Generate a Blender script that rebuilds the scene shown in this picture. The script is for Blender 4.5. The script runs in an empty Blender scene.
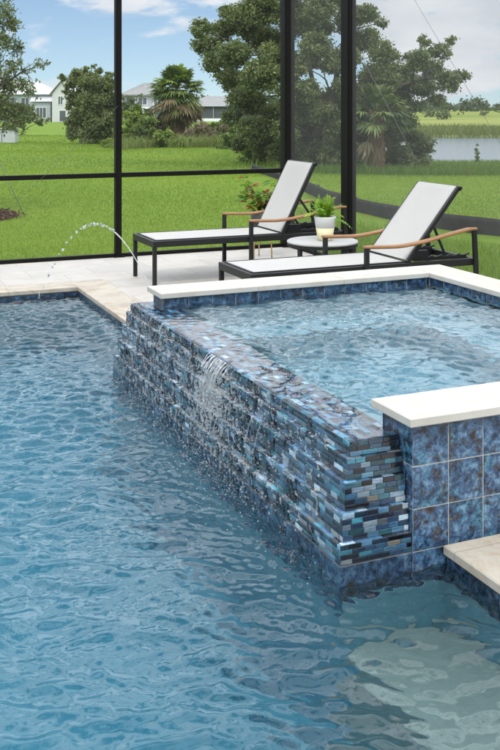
import bpy, math, random
import numpy as np
from mathutils import Vector, Matrix

rng = np.random.default_rng(11)
random.seed(11)
scene = bpy.context.scene
COL = scene.collection

# ------------------------------------------------------------------ frame of reference
# X runs along the back of the pool, Y along its length, Z up with the pool water at 0
YAW = math.atan2(0.397, 0.918)
Fv = (math.sin(YAW), math.cos(YAW))          # viewing direction on the ground
Rv = (math.cos(YAW), -math.sin(YAW))
CAMH = 1.725
FOC = 990.0


def W(lat, d, z=0.0):
    """ground position from a sideways offset and a distance (metres)"""
    return (d * Fv[0] + lat * Rv[0], d * Fv[1] + lat * Rv[1], z)


def P(px, py, d):
    """authoring helper for far scenery: a real point at distance d"""
    return W((px - 250) / FOC * d, d, CAMH - (py - 107) / FOC * d)


# ------------------------------------------------------------------ mesh helpers
class MB:
    def __init__(s):
        s.v = []; s.f = []; s.c = []; s.m = []; s.n = 0; s.sm = []

    def add(s, verts, faces, col=None, smooth=False):
        o = s.n
        s.v.extend([tuple(map(float, p)) for p in verts]); s.n += len(verts)
        for f in faces:
            s.f.append(tuple(i + o for i in f)); s.c.append(col or (0.5, 0.5, 0.5)); s.sm.append(smooth)

    def box(s, x0, x1, y0, y1, z0, z1, col=None, ch=0.0, rot=None):
        s.hexa([(x0, y0), (x1, y0), (x1, y1), (x0, y1)], z0, z1, col, ch)

    def hexa(s, base, z0, z1, col=None, ch=0.0):
        """prism over a polygon (counter clockwise) with an optional top chamfer"""
        n = len(base)
        cx = sum(p[0] for p in base) / n; cy = sum(p[1] for p in base) / n
        def ins(p, c):
            dx, dy = p[0] - cx, p[1] - cy
            return (p[0] - math.copysign(min(c, abs(dx)), dx), p[1] - math.copysign(min(c, abs(dy)), dy))
        if ch <= 0:
            rings = [[(*p, z0) for p in base], [(*p, z1) for p in base]]
        else:
            rings = [[(*ins(p, ch), z0) for p in base], [(*p, z0 + ch) for p in base],
                     [(*p, z1 - ch) for p in base], [(*ins(p, ch), z1) for p in base]]
        vs = [p for r in rings for p in r]
        fs = [tuple(range(n - 1, -1, -1))]
        for k in range(len(rings) - 1):
            for i in range(n):
                j = (i + 1) % n
                fs.append((k * n + i, k * n + j, k * n + n + j, k * n + n + i))
        fs.append(tuple((len(rings) - 1) * n + i for i in range(n)))
        s.add(vs, fs, col)

    def beam(s, a, b, w, h, up=(0, 0, 1), col=None, ch=0.004):
        """rectangular bar from a to b; w across, h along 'up'"""
        a = Vector(a); b = Vector(b); d = (b - a); L = d.length; d.normalize()
        u = Vector(up); sx = d.cross(u)
        if sx.length < 1e-4:
            sx = d.cross(Vector((1, 0, 0)))
        sx.normalize(); u = sx.cross(d).normalized()
        pts = []
        c = min(ch, w * .3, h * .3)
        prof = [(-w/2 + c, -h/2), (w/2 - c, -h/2), (w/2, -h/2 + c), (w/2, h/2 - c), (w/2 - c, h/2), (-w/2 + c, h/2), (-w/2, h/2 - c), (-w/2, -h/2 + c)]
        for q in (a, b):
            for (i, j) in prof:
                pts.append(q + sx * i + u * j)
        n = 8
        fs = [tuple(range(n)), tuple(range(2 * n - 1, n - 1, -1))]
        for i in range(n):
            j = (i + 1) % n
            fs.append((j, i, n + i, n + j))
        s.add(pts, fs, col)

    def tube(s, pts, radii, sides=8, col=None, cap=True):
        pts = [Vector(p) for p in pts]
        if not hasattr(radii, '__len__'):
            radii = [radii] * len(pts)
        ring = []
        ref = Vector((0.3, 0.2, 1)).normalized()
        for i, p in enumerate(pts):
            t = (pts[min(i + 1, len(pts) - 1)] - pts[max(i - 1, 0)])
            if t.length < 1e-9:
                t = Vector((0, 0, 1))
            t.normalize()
            x = t.cross(ref)
            if x.length < 1e-3:
                x = t.cross(Vector((1, 0, 0)))
            x.normalize(); y = t.cross(x)
            ring += [p + (x * math.cos(2 * math.pi * k / sides) + y * math.sin(2 * math.pi * k / sides)) * radii[i] for k in range(sides)]
        fs = []
        for i in range(len(pts) - 1):
            for k in range(sides):
                j = (k + 1) % sides
                fs.append((i * sides + k, i * sides + j, (i + 1) * sides + j, (i + 1) * sides + k))
        if cap:
            fs.append(tuple(range(sides - 1, -1, -1)))
            fs.append(tuple((len(pts) - 1) * sides + k for k in range(sides)))
        s.add(ring, fs, col, True)

    def lathe(s, prof, n=24, center=(0, 0, 0), col=None):
        vs = []
        for (r, z) in prof:
            vs += [(center[0] + r * math.cos(2 * math.pi * k / n), center[1] + r * math.sin(2 * math.pi * k / n), center[2] + z) for k in range(n)]
        fs = []
        for i in range(len(prof) - 1):
            for k in range(n):
                j = (k + 1) % n
                fs.append((i * n + k, i * n + j, (i + 1) * n + j, (i + 1) * n + k))
        fs.append(tuple(range(n - 1, -1, -1))); fs.append(tuple((len(prof) - 1) * n + k for k in range(n)))
        s.add(vs, fs, col, True)

    def build(s, name, mat, parent=None, loc=(0, 0, 0)):
        me = bpy.data.meshes.new(name)
        me.from_pydata(s.v, [], s.f)
        if s.c:
            ca = me.color_attributes.new('Tint', 'FLOAT_COLOR', 'CORNER')
            arr = np.ones((len(me.loops), 4), dtype=np.float32)
            ln = np.array([len(f) for f in s.f])
            arr[:, :3] = np.repeat(np.array(s.c, dtype=np.float32), ln, axis=0)
            ca.data.foreach_set('color', arr.ravel())
        me.polygons.foreach_set('use_smooth', np.array(s.sm, dtype=bool))
        me.update()
        if mat:
            me.materials.append(mat)
        o = bpy.data.objects.new(name, me); COL.objects.link(o); o.location = loc
        if parent:
            o.parent = parent
        return o


def npmesh(name, verts, faces, mat, cols=None, smooth=False, parent=None, loc=(0, 0, 0)):
    """fast mesh from arrays; faces all of one size; cols per face"""
    verts = np.asarray(verts, dtype=np.float32); faces = np.asarray(faces, dtype=np.int32)
    me = bpy.data.meshes.new(name)
    k = faces.shape[1]
    me.vertices.add(len(verts)); me.vertices.foreach_set('co', verts.ravel())
    me.loops.add(faces.size); me.loops.foreach_set('vertex_index', faces.ravel())
    me.polygons.add(len(faces))
    me.polygons.foreach_set('loop_start', np.arange(0, faces.size, k, dtype=np.int32))
    me.polygons.foreach_set('use_smooth', np.full(len(faces), smooth, dtype=bool))
    me.update(calc_edges=True)
    if cols is not None:
        ca = me.color_attributes.new('Tint', 'FLOAT_COLOR', 'CORNER')
        a = np.ones((faces.size, 4), dtype=np.float32)
        a[:, :3] = np.repeat(np.asarray(cols, dtype=np.float32), k, axis=0)
        ca.data.foreach_set('color', a.ravel())
    me.materials.append(mat)
    o = bpy.data.objects.new(name, me); COL.objects.link(o); o.location = loc
    if parent:
        o.parent = parent
    return o


def tag(o, label=None, cat=None, group=None, kind=None):
    if label: o['label'] = label
    if cat: o['category'] = cat
    if group: o['group'] = group
    if kind: o['kind'] = kind
    return o


def empty(name, loc=(0, 0, 0), rz=0.0):
    o = bpy.data.objects.new(name, None); COL.objects.link(o)
    o.location = loc; o.rotation_euler = (0, 0, rz); o.empty_display_size = 0.2
    return o


# ------------------------------------------------------------------ materials
class N:
    def __init__(s, name):
        s.mat = bpy.data.materials.new(name); s.mat.use_nodes = True
        s.t = s.mat.node_tree; s.t.nodes.clear()
        s.out = s.t.nodes.new('ShaderNodeOutputMaterial')

    def n(s, typ, **kw):
        nd = s.t.nodes.new(typ)
        for k, v in kw.items():
            if k.startswith('i_'):
                nd.inputs[k[2:].replace('_', ' ')].default_value = v
            else:
                setattr(nd, k, v)
        return nd

    def l(s, a, b):
        s.t.links.new(a, b)

    def ramp(s, fac, stops, interp='LINEAR'):
        r = s.n('ShaderNodeValToRGB'); cr = r.color_ramp; cr.interpolation = interp
        while len(cr.elements) < len(stops):
            cr.elements.new(0.5)
        for e, (p, c) in zip(cr.elements, stops):
            e.position = p; e.color = (*c, 1)
        s.l(fac, r.inputs['Fac']); return r.outputs['Color']

    def noise(s, scale, detail=4, rough=0.6, vec=None, dist=0.0):
        nd = s.n('ShaderNodeTexNoise'); nd.inputs['Scale'].default_value = scale
        nd.inputs['Detail'].default_value = detail; nd.inputs['Roughness'].default_value = rough
        nd.inputs['Distortion'].default_value = dist
        if vec is not None:
            s.l(vec, nd.inputs['Vector'])
        return nd.outputs['Fac']

    def coord(s, which='Object'):
        return s.n('ShaderNodeTexCoord').outputs[which]

    def attr(s, name='Tint'):
        return s.n('ShaderNodeAttribute', attribute_name=name).outputs['Color']

    def mix(s, fac, a, b, blend='MIX'):
        m = s.n('ShaderNodeMix', data_type='RGBA', blend_type=blend)
        for i, v in ((0, fac), (6, a), (7, b)):
            if isinstance(v, (int, float)):
                m.inputs[i].default_value = v
            elif isinstance(v, tuple):
                m.inputs[i].default_value = (*v, 1)
            else:
                s.l(v, m.inputs[i])
        return m.outputs[2]

    def bump(s, h, strength=0.3, dist=0.01):
        b = s.n('ShaderNodeBump'); b.inputs['Strength'].default_value = strength; b.inputs['Distance'].default_value = dist
        s.l(h, b.inputs['Height']); return b.outputs['Normal']

    def pbr(s, col, rough=0.6, spec=0.5, normal=None, metal=0.0, coat=0.0):
        p = s.n('ShaderNodeBsdfPrincipled')
        if isinstance(col, tuple):
            p.inputs['Base Color'].default_value = (*col, 1)
        else:
            s.l(col, p.inputs['Base Color'])
        if isinstance(rough, (int, float)):
            p.inputs['Roughness'].default_value = rough
        else:
            s.l(rough, p.inputs['Roughness'])
        p.inputs['Specular IOR Level'].default_value = spec
        p.inputs['Metallic'].default_value = metal
        p.inputs['Coat Weight'].default_value = coat
        if normal is not None:
            s.l(normal, p.inputs['Normal'])
        return p.outputs['BSDF']

    def done(s, sh):
        s.l(sh, s.out.inputs['Surface']); return s.mat


def mat_noisy(name, c1, c2, scale=8, rough=0.7, spec=0.4, bump=0.0, bscale=60, detail=5, metal=0.0):
    m = N(name); co = m.coord()
    c = m.ramp(m.noise(scale, detail, 0.65, co), [(0.3, c1), (0.7, c2)])
    nm = m.bump(m.noise(bscale, 4, 0.7, co), bump, 0.004) if bump else None
    return m.done(m.pbr(c, rough, spec, nm, metal))


def mat_leaf(name, trans=0.35, rough=0.55, spec=0.3, gain=1.0):
    m = N(name); c = m.attr()
    if gain != 1.0:
        c = m.mix(1.0, c, (gain, gain, gain), 'MULTIPLY')
    p = m.pbr(c, rough, spec)
    t = m.n('ShaderNodeBsdfTranslucent'); m.l(m.mix(1.0, c, (1.15, 1.25, 0.7), 'MULTIPLY'), t.inputs['Color'])
    mx = m.n('ShaderNodeMixShader'); mx.inputs[0].default_value = trans
    m.l(p, mx.inputs[1]); m.l(t.outputs[0], mx.inputs[2])
    return m.done(mx.outputs[0])


def mat_mosaic():
    m = N('glass mosaic'); co = m.coord()
    c = m.attr()
    streak = m.n('ShaderNodeMapping'); m.l(co, streak.inputs['Vector']); streak.inputs['Scale'].default_value = (30, 30, 160)
    n1 = m.noise(1.0, 4, 0.7, streak.outputs[0], 0.6)
    v = m.ramp(n1, [(0.25, (0.35, 0.38, 0.42)), (0.5, (1, 1, 1)), (0.8, (1.7, 1.6, 1.5))])
    c = m.mix(1.0, c, v, 'MULTIPLY')
    r = m.n('ShaderNodeMapRange'); m.l(n1, r.inputs[0]); r.inputs[3].default_value = 0.08; r.inputs[4].default_value = 0.28
    nm = m.bump(m.noise(90, 3, 0.5, co), 0.18, 0.003)
    return m.done(m.pbr(c, r.outputs[0], 0.6, nm, 0.0, 0.5))


def mat_glaze(name='reactive blue glaze', gain=1.0):
    m = N(name); co = m.coord()
    off = m.n('ShaderNodeVectorMath', operation='SCALE'); m.l(m.attr(), off.inputs[0]); off.inputs['Scale'].default_value = 9.0
    ad = m.n('ShaderNodeVectorMath', operation='ADD'); m.l(co, ad.inputs[0]); m.l(off.outputs[0], ad.inputs[1])
    v = ad.outputs[0]
    n1 = m.noise(26, 8, 0.76, v, 0.3)
    c = m.ramp(n1, [(0.36, (0.008, 0.013, 0.026)), (0.45, (0.028, 0.055, 0.110)), (0.53, (0.068, 0.145, 0.255)), (0.60, (0.145, 0.250, 0.37)), (0.70, (0.30, 0.39, 0.44))])
    c = m.mix(m.ramp(m.noise(7, 6, 0.7, v, 0.4), [(0.52, (0, 0, 0)), (0.66, (.7, .7, .7))]), c, m.mix(1.0, c, (0.7, 1.25, 1.05), 'MULTIPLY'))
    n2 = m.noise(17, 8, 0.78, v, 0.4)
    b = m.ramp(n2, [(0.53, (0, 0, 0)), (0.59, (1, 1, 1))])
    c = m.mix(b, c, m.ramp(m.noise(60, 4, 0.7, v), [(0.38, (0.012, 0.012, 0.018)), (0.55, (0.055, 0.048, 0.045)), (0.72, (0.22, 0.18, 0.12))]))
    if gain != 1.0:
        c = m.mix(1.0, c, (gain, gain, gain), 'MULTIPLY')
    rr = m.n('ShaderNodeMapRange'); m.l(n2, rr.inputs[0]); rr.inputs[3].default_value = 0.12; rr.inputs[4].default_value = 0.4
    nm = m.bump(m.noise(35, 4, 0.6, v), 0.15, 0.004)
    return m.done(m.pbr(c, rr.outputs[0], 0.5, nm))


def mat_stone(name, base, vein, pit=True, joints=None, dirty=0.0):
    m = N(name); co = m.coord()
    n1 = m.noise(3.2, 6, 0.62, co, 0.8)
    c = m.ramp(n1, [(0.28, vein), (0.55, base), (0.8, tuple(min(1, x * 1.06) for x in base))])
    n3 = m.noise(140, 3, 0.6, co)
    c = m.mix(0.25, c, m.ramp(n3, [(0.35, tuple(x * .8 for x in base)), (0.6, base)]))
    h = n3
    if joints:
        mp = m.n('ShaderNodeMapping'); m.l(co, mp.inputs['Vector'])
        br = m.n('ShaderNodeTexBrick'); m.l(mp.outputs[0], br.inputs['Vector'])
        br.inputs['Scale'].default_value = 1.0; br.inputs['Mortar Size'].default_value = joints[2]
        br.inputs['Brick Width'].default_value = joints[0]; br.inputs['Row Height'].default_value = joints[1]
        br.inputs['Color1'].default_value = (0.87, 0.87, 0.88, 1); br.inputs['Color2'].default_value = (1.04, 1.02, 1.0, 1)
        br.inputs['Mortar'].default_value = (0.66, 0.63, 0.58, 1); br.inputs['Mortar Smooth'].default_value = 0.2
        c = m.mix(1.0, c, br.outputs['Color'], 'MULTIPLY')
    if dirty:
        st = m.ramp(m.noise(9, 5, 0.7, co, 0.5), [(0.5, (1, 1, 1)), (0.72, (0.78, 0.66, 0.52))])
        c = m.mix(dirty, c, m.mix(1.0, c, st, 'MULTIPLY'))
    nm = m.bump(h, 0.25, 0.002)
    return m.done(m.pbr(c, 0.62, 0.35, nm))


def mat_water(name, bump=0.25, scale=55, sigma=(0.34, 0.10, 0.045), rough=0.0, calm=None):
    m = N(name); co = m.coord()
    mp = m.n('ShaderNodeMapping'); m.l(co, mp.inputs['Vector'])
    h = m.noise(scale, 3, 0.55, mp.outputs[0], 0.6)
    if calm:      # thin sheet over the weir runs smooth, the open basin is choppy
        sx = m.n('ShaderNodeSeparateXYZ'); m.l(co, sx.inputs[0])
        r = m.n('ShaderNodeMapRange'); m.l(sx.outputs['X'], r.inputs[0])
        for i, q in enumerate((calm[0], calm[1], .75, 1.0)): r.inputs[i + 1].default_value = q
        k = m.n('ShaderNodeMath', operation='MULTIPLY'); m.l(h, k.inputs[0]); m.l(r.outputs[0], k.inputs[1]); h = k.outputs[0]
    nm = m.bump(h, bump, 0.004)
    g = m.n('ShaderNodeBsdfGlass'); g.inputs['IOR'].default_value = 1.333; g.inputs['Roughness'].default_value = rough
    m.l(nm, g.inputs['Normal'])
    if sigma:
        d = max(sigma)
        va = m.n('ShaderNodeVolumeAbsorption'); va.inputs['Density'].default_value = d
        va.inputs['Color'].default_value = (*[1 - x / d for x in sigma], 1)
        m.l(va.outputs[0], m.out.inputs['Volume'])
    return m.done(g.outputs[0])


def mat_spray(name='aerated water', white=0.45):
    m = N(name)
    g = m.n('ShaderNodeBsdfGlass'); g.inputs['IOR'].default_value = 1.33; g.inputs['Roughness'].default_value = 0.05
    d = m.pbr((0.82, 0.86, 0.88), 0.25, 0.5)
    t = m.n('ShaderNodeBsdfTranslucent'); t.inputs['Color'].default_value = (0.85, 0.9, 0.92, 1)
    a = m.n('ShaderNodeMixShader'); a.inputs[0].default_value = 0.5; m.l(d, a.inputs[1]); m.l(t.outputs[0], a.inputs[2])
    x = m.n('ShaderNodeMixShader'); x.inputs[0].default_value = white; m.l(g.outputs[0], x.inputs[1]); m.l(a.outputs[0], x.inputs[2])
    return m.done(x.outputs[0])


def mat_screen(name, cover):
    m = N(name)
    t = m.n('ShaderNodeBsdfTransparent'); d = m.n('ShaderNodeBsdfDiffuse'); d.inputs['Color'].default_value = (0.20, 0.205, 0.195, 1)
    x = m.n('ShaderNodeMixShader'); x.inputs[0].default_value = cover
    m.l(t.outputs[0], x.inputs[1]); m.l(d.outputs[0], x.inputs[2])
    return m.done(x.outputs[0])


def mat_wood():
    m = N('oiled teak'); co = m.coord()
    mp = m.n('ShaderNodeMapping'); m.l(co, mp.inputs['Vector']); mp.inputs['Scale'].default_value = (6, 60, 60)
    c = m.ramp(m.noise(1.0, 5, 0.6, mp.outputs[0], 0.4), [(0.3, (0.20, 0.095, 0.038)), (0.7, (0.36, 0.19, 0.085))])
    return m.done(m.pbr(c, 0.5, 0.4))


def mat_sling():
    m = N('woven sling'); co = m.coord()
    wv = m.n('ShaderNodeTexChecker'); m.l(co, wv.inputs['Vector']); wv.inputs['Scale'].default_value = 420
    c = m.mix(m.noise(5, 4, 0.6, co), (0.39, 0.375, 0.355), (0.43, 0.415, 0.395))
    c = m.mix(0.12, c, m.mix(wv.outputs['Fac'], (0.34, 0.33, 0.32), (0.56, 0.55, 0.54)))
    return m.done(m.pbr(c, 0.8, 0.2))


def mat_ground():
    m = N('lawn soil and turf'); co = m.coord()
    n1 = m.noise(0.35, 6, 0.65, co); n2 = m.noise(9, 5, 0.7, co); n3 = m.noise(60, 3, 0.7, co)
    c = m.ramp(n1, [(0.3, (0.075, 0.14, 0.012)), (0.55, (0.12, 0.195, 0.018)), (0.75, (0.175, 0.225, 0.03))])
    c = m.mix(0.5, c, m.ramp(n2, [(0.3, (0.11, 0.19, 0.02)), (0.7, (0.21, 0.29, 0.04))]))
    c = m.mix(0.5, c, m.mix(1.0, c, m.ramp(n3, [(0.3, (0.45, 0.45, 0.45)), (0.7, (1.3, 1.3, 1.3))]), 'MULTIPLY'))
    nm = m.bump(n3, 0.6, 0.03)
    return m.done(m.pbr(c, 0.9, 0.1, nm))


def mat_marsh():
    m = N('marsh grass'); co = m.coord()
    mp = m.n('ShaderNodeMapping'); m.l(co, mp.inputs['Vector']); mp.inputs['Rotation'].default_value = (0, 0, YAW); mp.inputs['Scale'].default_value = (0.012, 0.045, 1)
    n1 = m.noise(1.0, 8, 0.68, mp.outputs[0], 0.3)
    c = m.ramp(n1, [(0.3, (0.10, 0.15, 0.03)), (0.5, (0.20, 0.24, 0.055)), (0.65, (0.27, 0.28, 0.09)), (0.8, (0.24, 0.21, 0.10))])
    return m.done(m.pbr(c, 0.95, 0.05, m.bump(m.noise(2.0, 5, 0.7, co), 0.5, 0.3)))


def mat_siding(name, c, pitch=0.2):
    m = N(name); co = m.coord()
    sx = m.n('ShaderNodeSeparateXYZ'); m.l(co, sx.inputs[0])
    mm = m.n('ShaderNodeMath', operation='MODULO'); m.l(sx.outputs['Z'], mm.inputs[0]); mm.inputs[1].default_value = pitch
    n1 = m.noise(1.5, 4, 0.6, co)
    cc = m.mix(n1, tuple(x * .92 for x in c), c)
    return m.done(m.pbr(cc, 0.7, 0.3, m.bump(mm.outputs[0], 0.5, 0.05)))


def mat_roof(name, c):
    m = N(name); co = m.coord()
    br = m.n('ShaderNodeTexBrick'); m.l(co, br.inputs['Vector']); br.inputs['Scale'].default_value = 3.0
    br.inputs['Color1'].default_value = (*[x * .85 for x in c], 1); br.inputs['Color2'].default_value = (*[x * 1.1 for x in c], 1); br.inputs['Mortar'].default_value = (*[x * .6 for x in c], 1)
    return m.done(m.pbr(br.outputs['Color'], 0.85, 0.2))


def mat_plain(name, c, rough=0.5, spec=0.5, metal=0.0, var=0.12):
    return mat_noisy(name, tuple(x * (1 - var) for x in c), tuple(min(1, x * (1 + var)) for x in c), 7, rough, spec, 0.0, 60, 4, metal)


M = dict(
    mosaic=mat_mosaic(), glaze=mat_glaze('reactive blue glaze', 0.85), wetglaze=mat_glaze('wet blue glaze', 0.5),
    grout=mat_noisy('grout', (0.34, 0.33, 0.30), (0.50, 0.48, 0.43), 30, 0.9, 0.2, 0.3),
    darkgrout=mat_noisy('wet grey grout', (0.17, 0.18, 0.18), (0.28, 0.29, 0.28), 40, 0.5, 0.4, 0.3),
    cap=mat_stone('cream capstone', (0.49, 0.465, 0.415), (0.42, 0.39, 0.335), dirty=0.5),
    travertine=mat_stone('travertine deck', (0.455, 0.432, 0.398), (0.39, 0.365, 0.325), joints=(0.61, 0.41, 0.004), dirty=0.3),
    coping=mat_stone('travertine coping', (0.46, 0.415, 0.345), (0.28, 0.22, 0.16), joints=(0.6, 0.6, 0.003), dirty=0.8),
    plaster=mat_noisy('blue pebble plaster', (0.112, 0.245, 0.30), (0.158, 0.318, 0.365), 25, 0.8, 0.2, 0.2, 120),
    spaplaster=mat_noisy('light blue pebble plaster', (0.26, 0.38, 0.44), (0.36, 0.48, 0.53), 25, 0.8, 0.2, 0.2, 120),
    shelfplaster=mat_noisy('pale pebble plaster', (0.20, 0.235, 0.215), (0.265, 0.30, 0.27), 25, 0.8, 0.2, 0.2, 120),
    water=mat_water('pool water', 0.2, 40),
    spawater=mat_water('spa water', 0.35, 34, calm=(1.99, 2.15)),
    lake=None, spray=mat_spray('aerated water', 0.34), froth=mat_spray('froth', 0.55), clear=mat_spray('falling clear water', 0.08), filmwater=mat_water('overflow film water', 0.3, 120, None), foam=mat_spray('foam', 0.75),
    bronze=mat_plain('dark bronze aluminium', (0.008, 0.0072, 0.0065), 0.5, 0.1),
    black=mat_plain('black powder coat', (0.013, 0.013, 0.013), 0.45, 0.3),
    screenb=mat_screen('insect screen', 0.055), screenr=mat_screen('denser insect screen', 0.22),
    teak=mat_wood(), sling=mat_sling(),
    ground=mat_ground(), marsh=mat_marsh(),
    blade=mat_leaf('grass blade', 0.35, 0.6, 0.25), leaf=mat_leaf('tree leaf', 0.3, 0.5, 0.35), frond=mat_leaf('palm frond', 0.25, 0.5, 0.3),
    dry=mat_leaf('dry frond', 0.15, 0.8, 0.1), houseplant=mat_leaf('house plant leaf', 0.4, 0.4, 0.4),
    bark=mat_noisy('oak bark', (0.045, 0.038, 0.03), (0.12, 0.105, 0.085), 9, 0.9, 0.1, 0.8, 25),
    palmbark=mat_noisy('palm trunk', (0.11, 0.07, 0.045), (0.27, 0.175, 0.115), 11, 0.9, 0.1, 0.8, 18),
    soil=mat_noisy('dark mulch', (0.022, 0.013, 0.009), (0.085, 0.050, 0.032), 40, 0.95, 0.1, 0.9, 50),
    chip=mat_leaf('bark chip', 0.0, 0.9, 0.1),
    fabric=mat_noisy('black silt fabric', (0.022, 0.022, 0.022), (0.045, 0.045, 0.043), 6, 0.8, 0.2, 0.3, 40),
    pot=mat_plain('white glazed pot', (0.74, 0.73, 0.69), 0.35, 0.5, 0, 0.03), potcream=mat_plain('cream glazed pot', (0.66, 0.60, 0.36), 0.35, 0.5, 0, 0.05), darkpot=mat_plain('dark pot', (0.03, 0.028, 0.027), 0.4),
    brass=mat_plain('brushed brass', (0.62, 0.42, 0.17), 0.35, 0.5, 0.9),
    tabletop=mat_stone('pale table stone', (0.40, 0.395, 0.38), (0.33, 0.325, 0.31)),
    cable=mat_plain('steel cable', (0.13, 0.125, 0.11), 0.5, 0.3, 0.0),
    white=mat_siding('white siding', (0.58, 0.58, 0.56)), pale=mat_siding('pale blue siding', (0.42, 0.46, 0.49)), greyw=mat_siding('grey stucco', (0.36, 0.375, 0.39), 0.6),
    trim=mat_plain('white trim', (0.78, 0.78, 0.77), 0.6, 0.3, 0, .03), roof=mat_roof('grey shingles', (0.27, 0.27, 0.265)), roofp=mat_roof('pale shingles', (0.55, 0.555, 0.56)),
    pane=mat_plain('window glass', (0.09, 0.105, 0.12), 0.08, 0.6), darkscreen=mat_plain('dark lanai screen', (0.07, 0.08, 0.085), 0.8),
    util=mat_plain('grey utility cabinet', (0.42, 0.44, 0.43), 0.5, 0.4, 0, 0.05),
    bluepaint=mat_plain('blue paint', (0.04, 0.22, 0.55), 0.6), orangepaint=mat_plain('orange stake', (0.5, 0.22, 0.07), 0.7),
)


def mat_lake():
    m = N('lake water'); co = m.coord()
    mp = m.n('ShaderNodeMapping'); m.l(co, mp.inputs['Vector']); mp.inputs['Rotation'].default_value = (0, 0, YAW); mp.inputs['Scale'].default_value = (0.6, 1.8, 1)
    nm = m.bump(m.noise(1.3, 5, 0.65, mp.outputs[0]), 0.35, 0.12)
    return m.done(m.pbr((0.10, 0.13, 0.14), 0.12, 0.5, nm))


M['lake'] = mat_lake()

# ------------------------------------------------------------------ tile laying
PAL = [((0.008, 0.011, 0.020), 22), ((0.016, 0.036, 0.072), 20), ((0.028, 0.078, 0.140), 18), ((0.050, 0.120, 0.185), 14), ((0.035, 0.145, 0.190), 13),
       ((0.10, 0.23, 0.30), 3), ((0.16, 0.225, 0.285), 9), ((0.23, 0.275, 0.30), 4), ((0.11, 0.10, 0.085), 1), ((0.30, 0.39, 0.45), 3)]
_pc = [c for c, w in PAL]; _pw = np.array([w for c, w in PAL], float); _pw /= _pw.sum()


def lay(mb, o, u, v, ul, vl, tw, th, gap, t, bond=0.5, mosaic=True, tilt=0.016, start=0.0, ch=0.0009, bright=1.0):
    """lay tiles on the rectangle o + a*u + b*v; they stand t proud along u x v"""
    o = np.array(o, float); u = np.array(u, float); v = np.array(v, float); n = np.cross(u, v)
    rows = max(1, round(vl / th)); rh = vl / rows
    for r in range(rows):
        a = -((r * bond) % 1.0) * tw + start + (rng.uniform(-.15, .15) * tw if mosaic else 0)
        while a < ul - 1e-6:
            w = tw * (rng.uniform(0.75, 1.25) if mosaic else 1.0)
            a0, a1 = max(a, 0) + gap / 2, min(a + w, ul) - gap / 2
            a += w
            if a1 - a0 < 0.004:
                continue
            b0, b1 = r * rh + gap / 2, (r + 1) * rh - gap / 2
            lift = t * (1 + rng.uniform(-.15, .15)) if mosaic else t
            ta, tb = rng.normal(0, tilt, 2)
            ca, cb = (a0 + a1) / 2, (b0 + b1) / 2
            if mosaic:
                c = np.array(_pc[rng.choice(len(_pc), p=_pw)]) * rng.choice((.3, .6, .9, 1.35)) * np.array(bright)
                col = tuple(c)
            else:
                col = tuple(rng.uniform(0, 1, 3))
            vs = []
            for (k, i) in ((0, 0), (1, 0), (2, ch)):
                for (aa, bb) in ((a0 + i, b0 + i), (a1 - i, b0 + i), (a1 - i, b1 - i), (a0 + i, b1 - i)):
                    hh = -0.001 if k == 0 else (lift - ch if k == 1 else lift) + (aa - ca) * ta + (bb - cb) * tb
                    vs.append(o + aa * u + bb * v + hh * n)
            fs = [(8, 9, 10, 11)]
            for k in (0, 4):
                for i in range(4):
                    j = (i + 1) % 4
                    fs.append((k + i, k + j, k + 4 + j, k + 4 + i))
            mb.add(vs, fs, col)


# ------------------------------------------------------------------ the pool
DECK = 0.11
XP = 2.125           # right pool edge
YB = 8.79            # back pool edge
XS, YS = 1.68, 3.085  # outer corner of the spa base
XW, XE = 1.98, 3.81  # spa inner faces
YN, YF = 3.30, 5.72
YBK = 5.945          # far end of spa
FLOORZ = -1.35

mb = MB()
mb.add([(-3.2, .9, FLOORZ), (XP + .05, .9, FLOORZ), (XP + .05, YB + .05, FLOORZ), (-3.2, YB + .05, FLOORZ)], [(0, 1, 2, 3)])
for (a, b) in (((XP, YB), (-3.2, YB)), ((XP, .9), (XP, YB)), ((-3.2, YB), (-3.2, .9)), ((-3.2, .9), (XP, .9))):
    mb.add([(*a, FLOORZ), (*b, FLOORZ), (*b, -0.085), (*a, -0.085)], [(0, 1, 2, 3)])
mb.box(XS + .002, XP - .002, 3.08, 6.05, FLOORZ + .004, -0.09)
pool = tag(mb.build('pool_basin', M['plaster']), kind='structure')
mb = MB()
mb.box(XS, XP - .003, .905, 3.075, FLOORZ + .004, -0.40, None, .012)
tag(mb.build('pool_shelf', M['shelfplaster']), kind='structure')

# waterline tile band
mb = MB(); g = MB()
g.box(XP - .002, XP + .10, 6.06, YB + .10, -.086, .068); g.box(-3.2, XP - .002, YB - .002, YB + .10, -.086, .068)
g.box(XP - .002, XP + .10, .95, 3.07, -.086, .066)
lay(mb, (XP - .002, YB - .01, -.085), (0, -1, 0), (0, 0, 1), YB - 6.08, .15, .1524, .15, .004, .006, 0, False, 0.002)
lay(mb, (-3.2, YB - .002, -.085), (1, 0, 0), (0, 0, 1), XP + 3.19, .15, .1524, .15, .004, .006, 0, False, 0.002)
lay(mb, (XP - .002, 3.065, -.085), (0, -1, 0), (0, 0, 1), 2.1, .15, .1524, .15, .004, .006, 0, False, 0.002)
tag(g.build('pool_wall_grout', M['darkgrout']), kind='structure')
tag(mb.build('pool_wall_tiles', M['wetglaze']), kind='structure')

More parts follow.
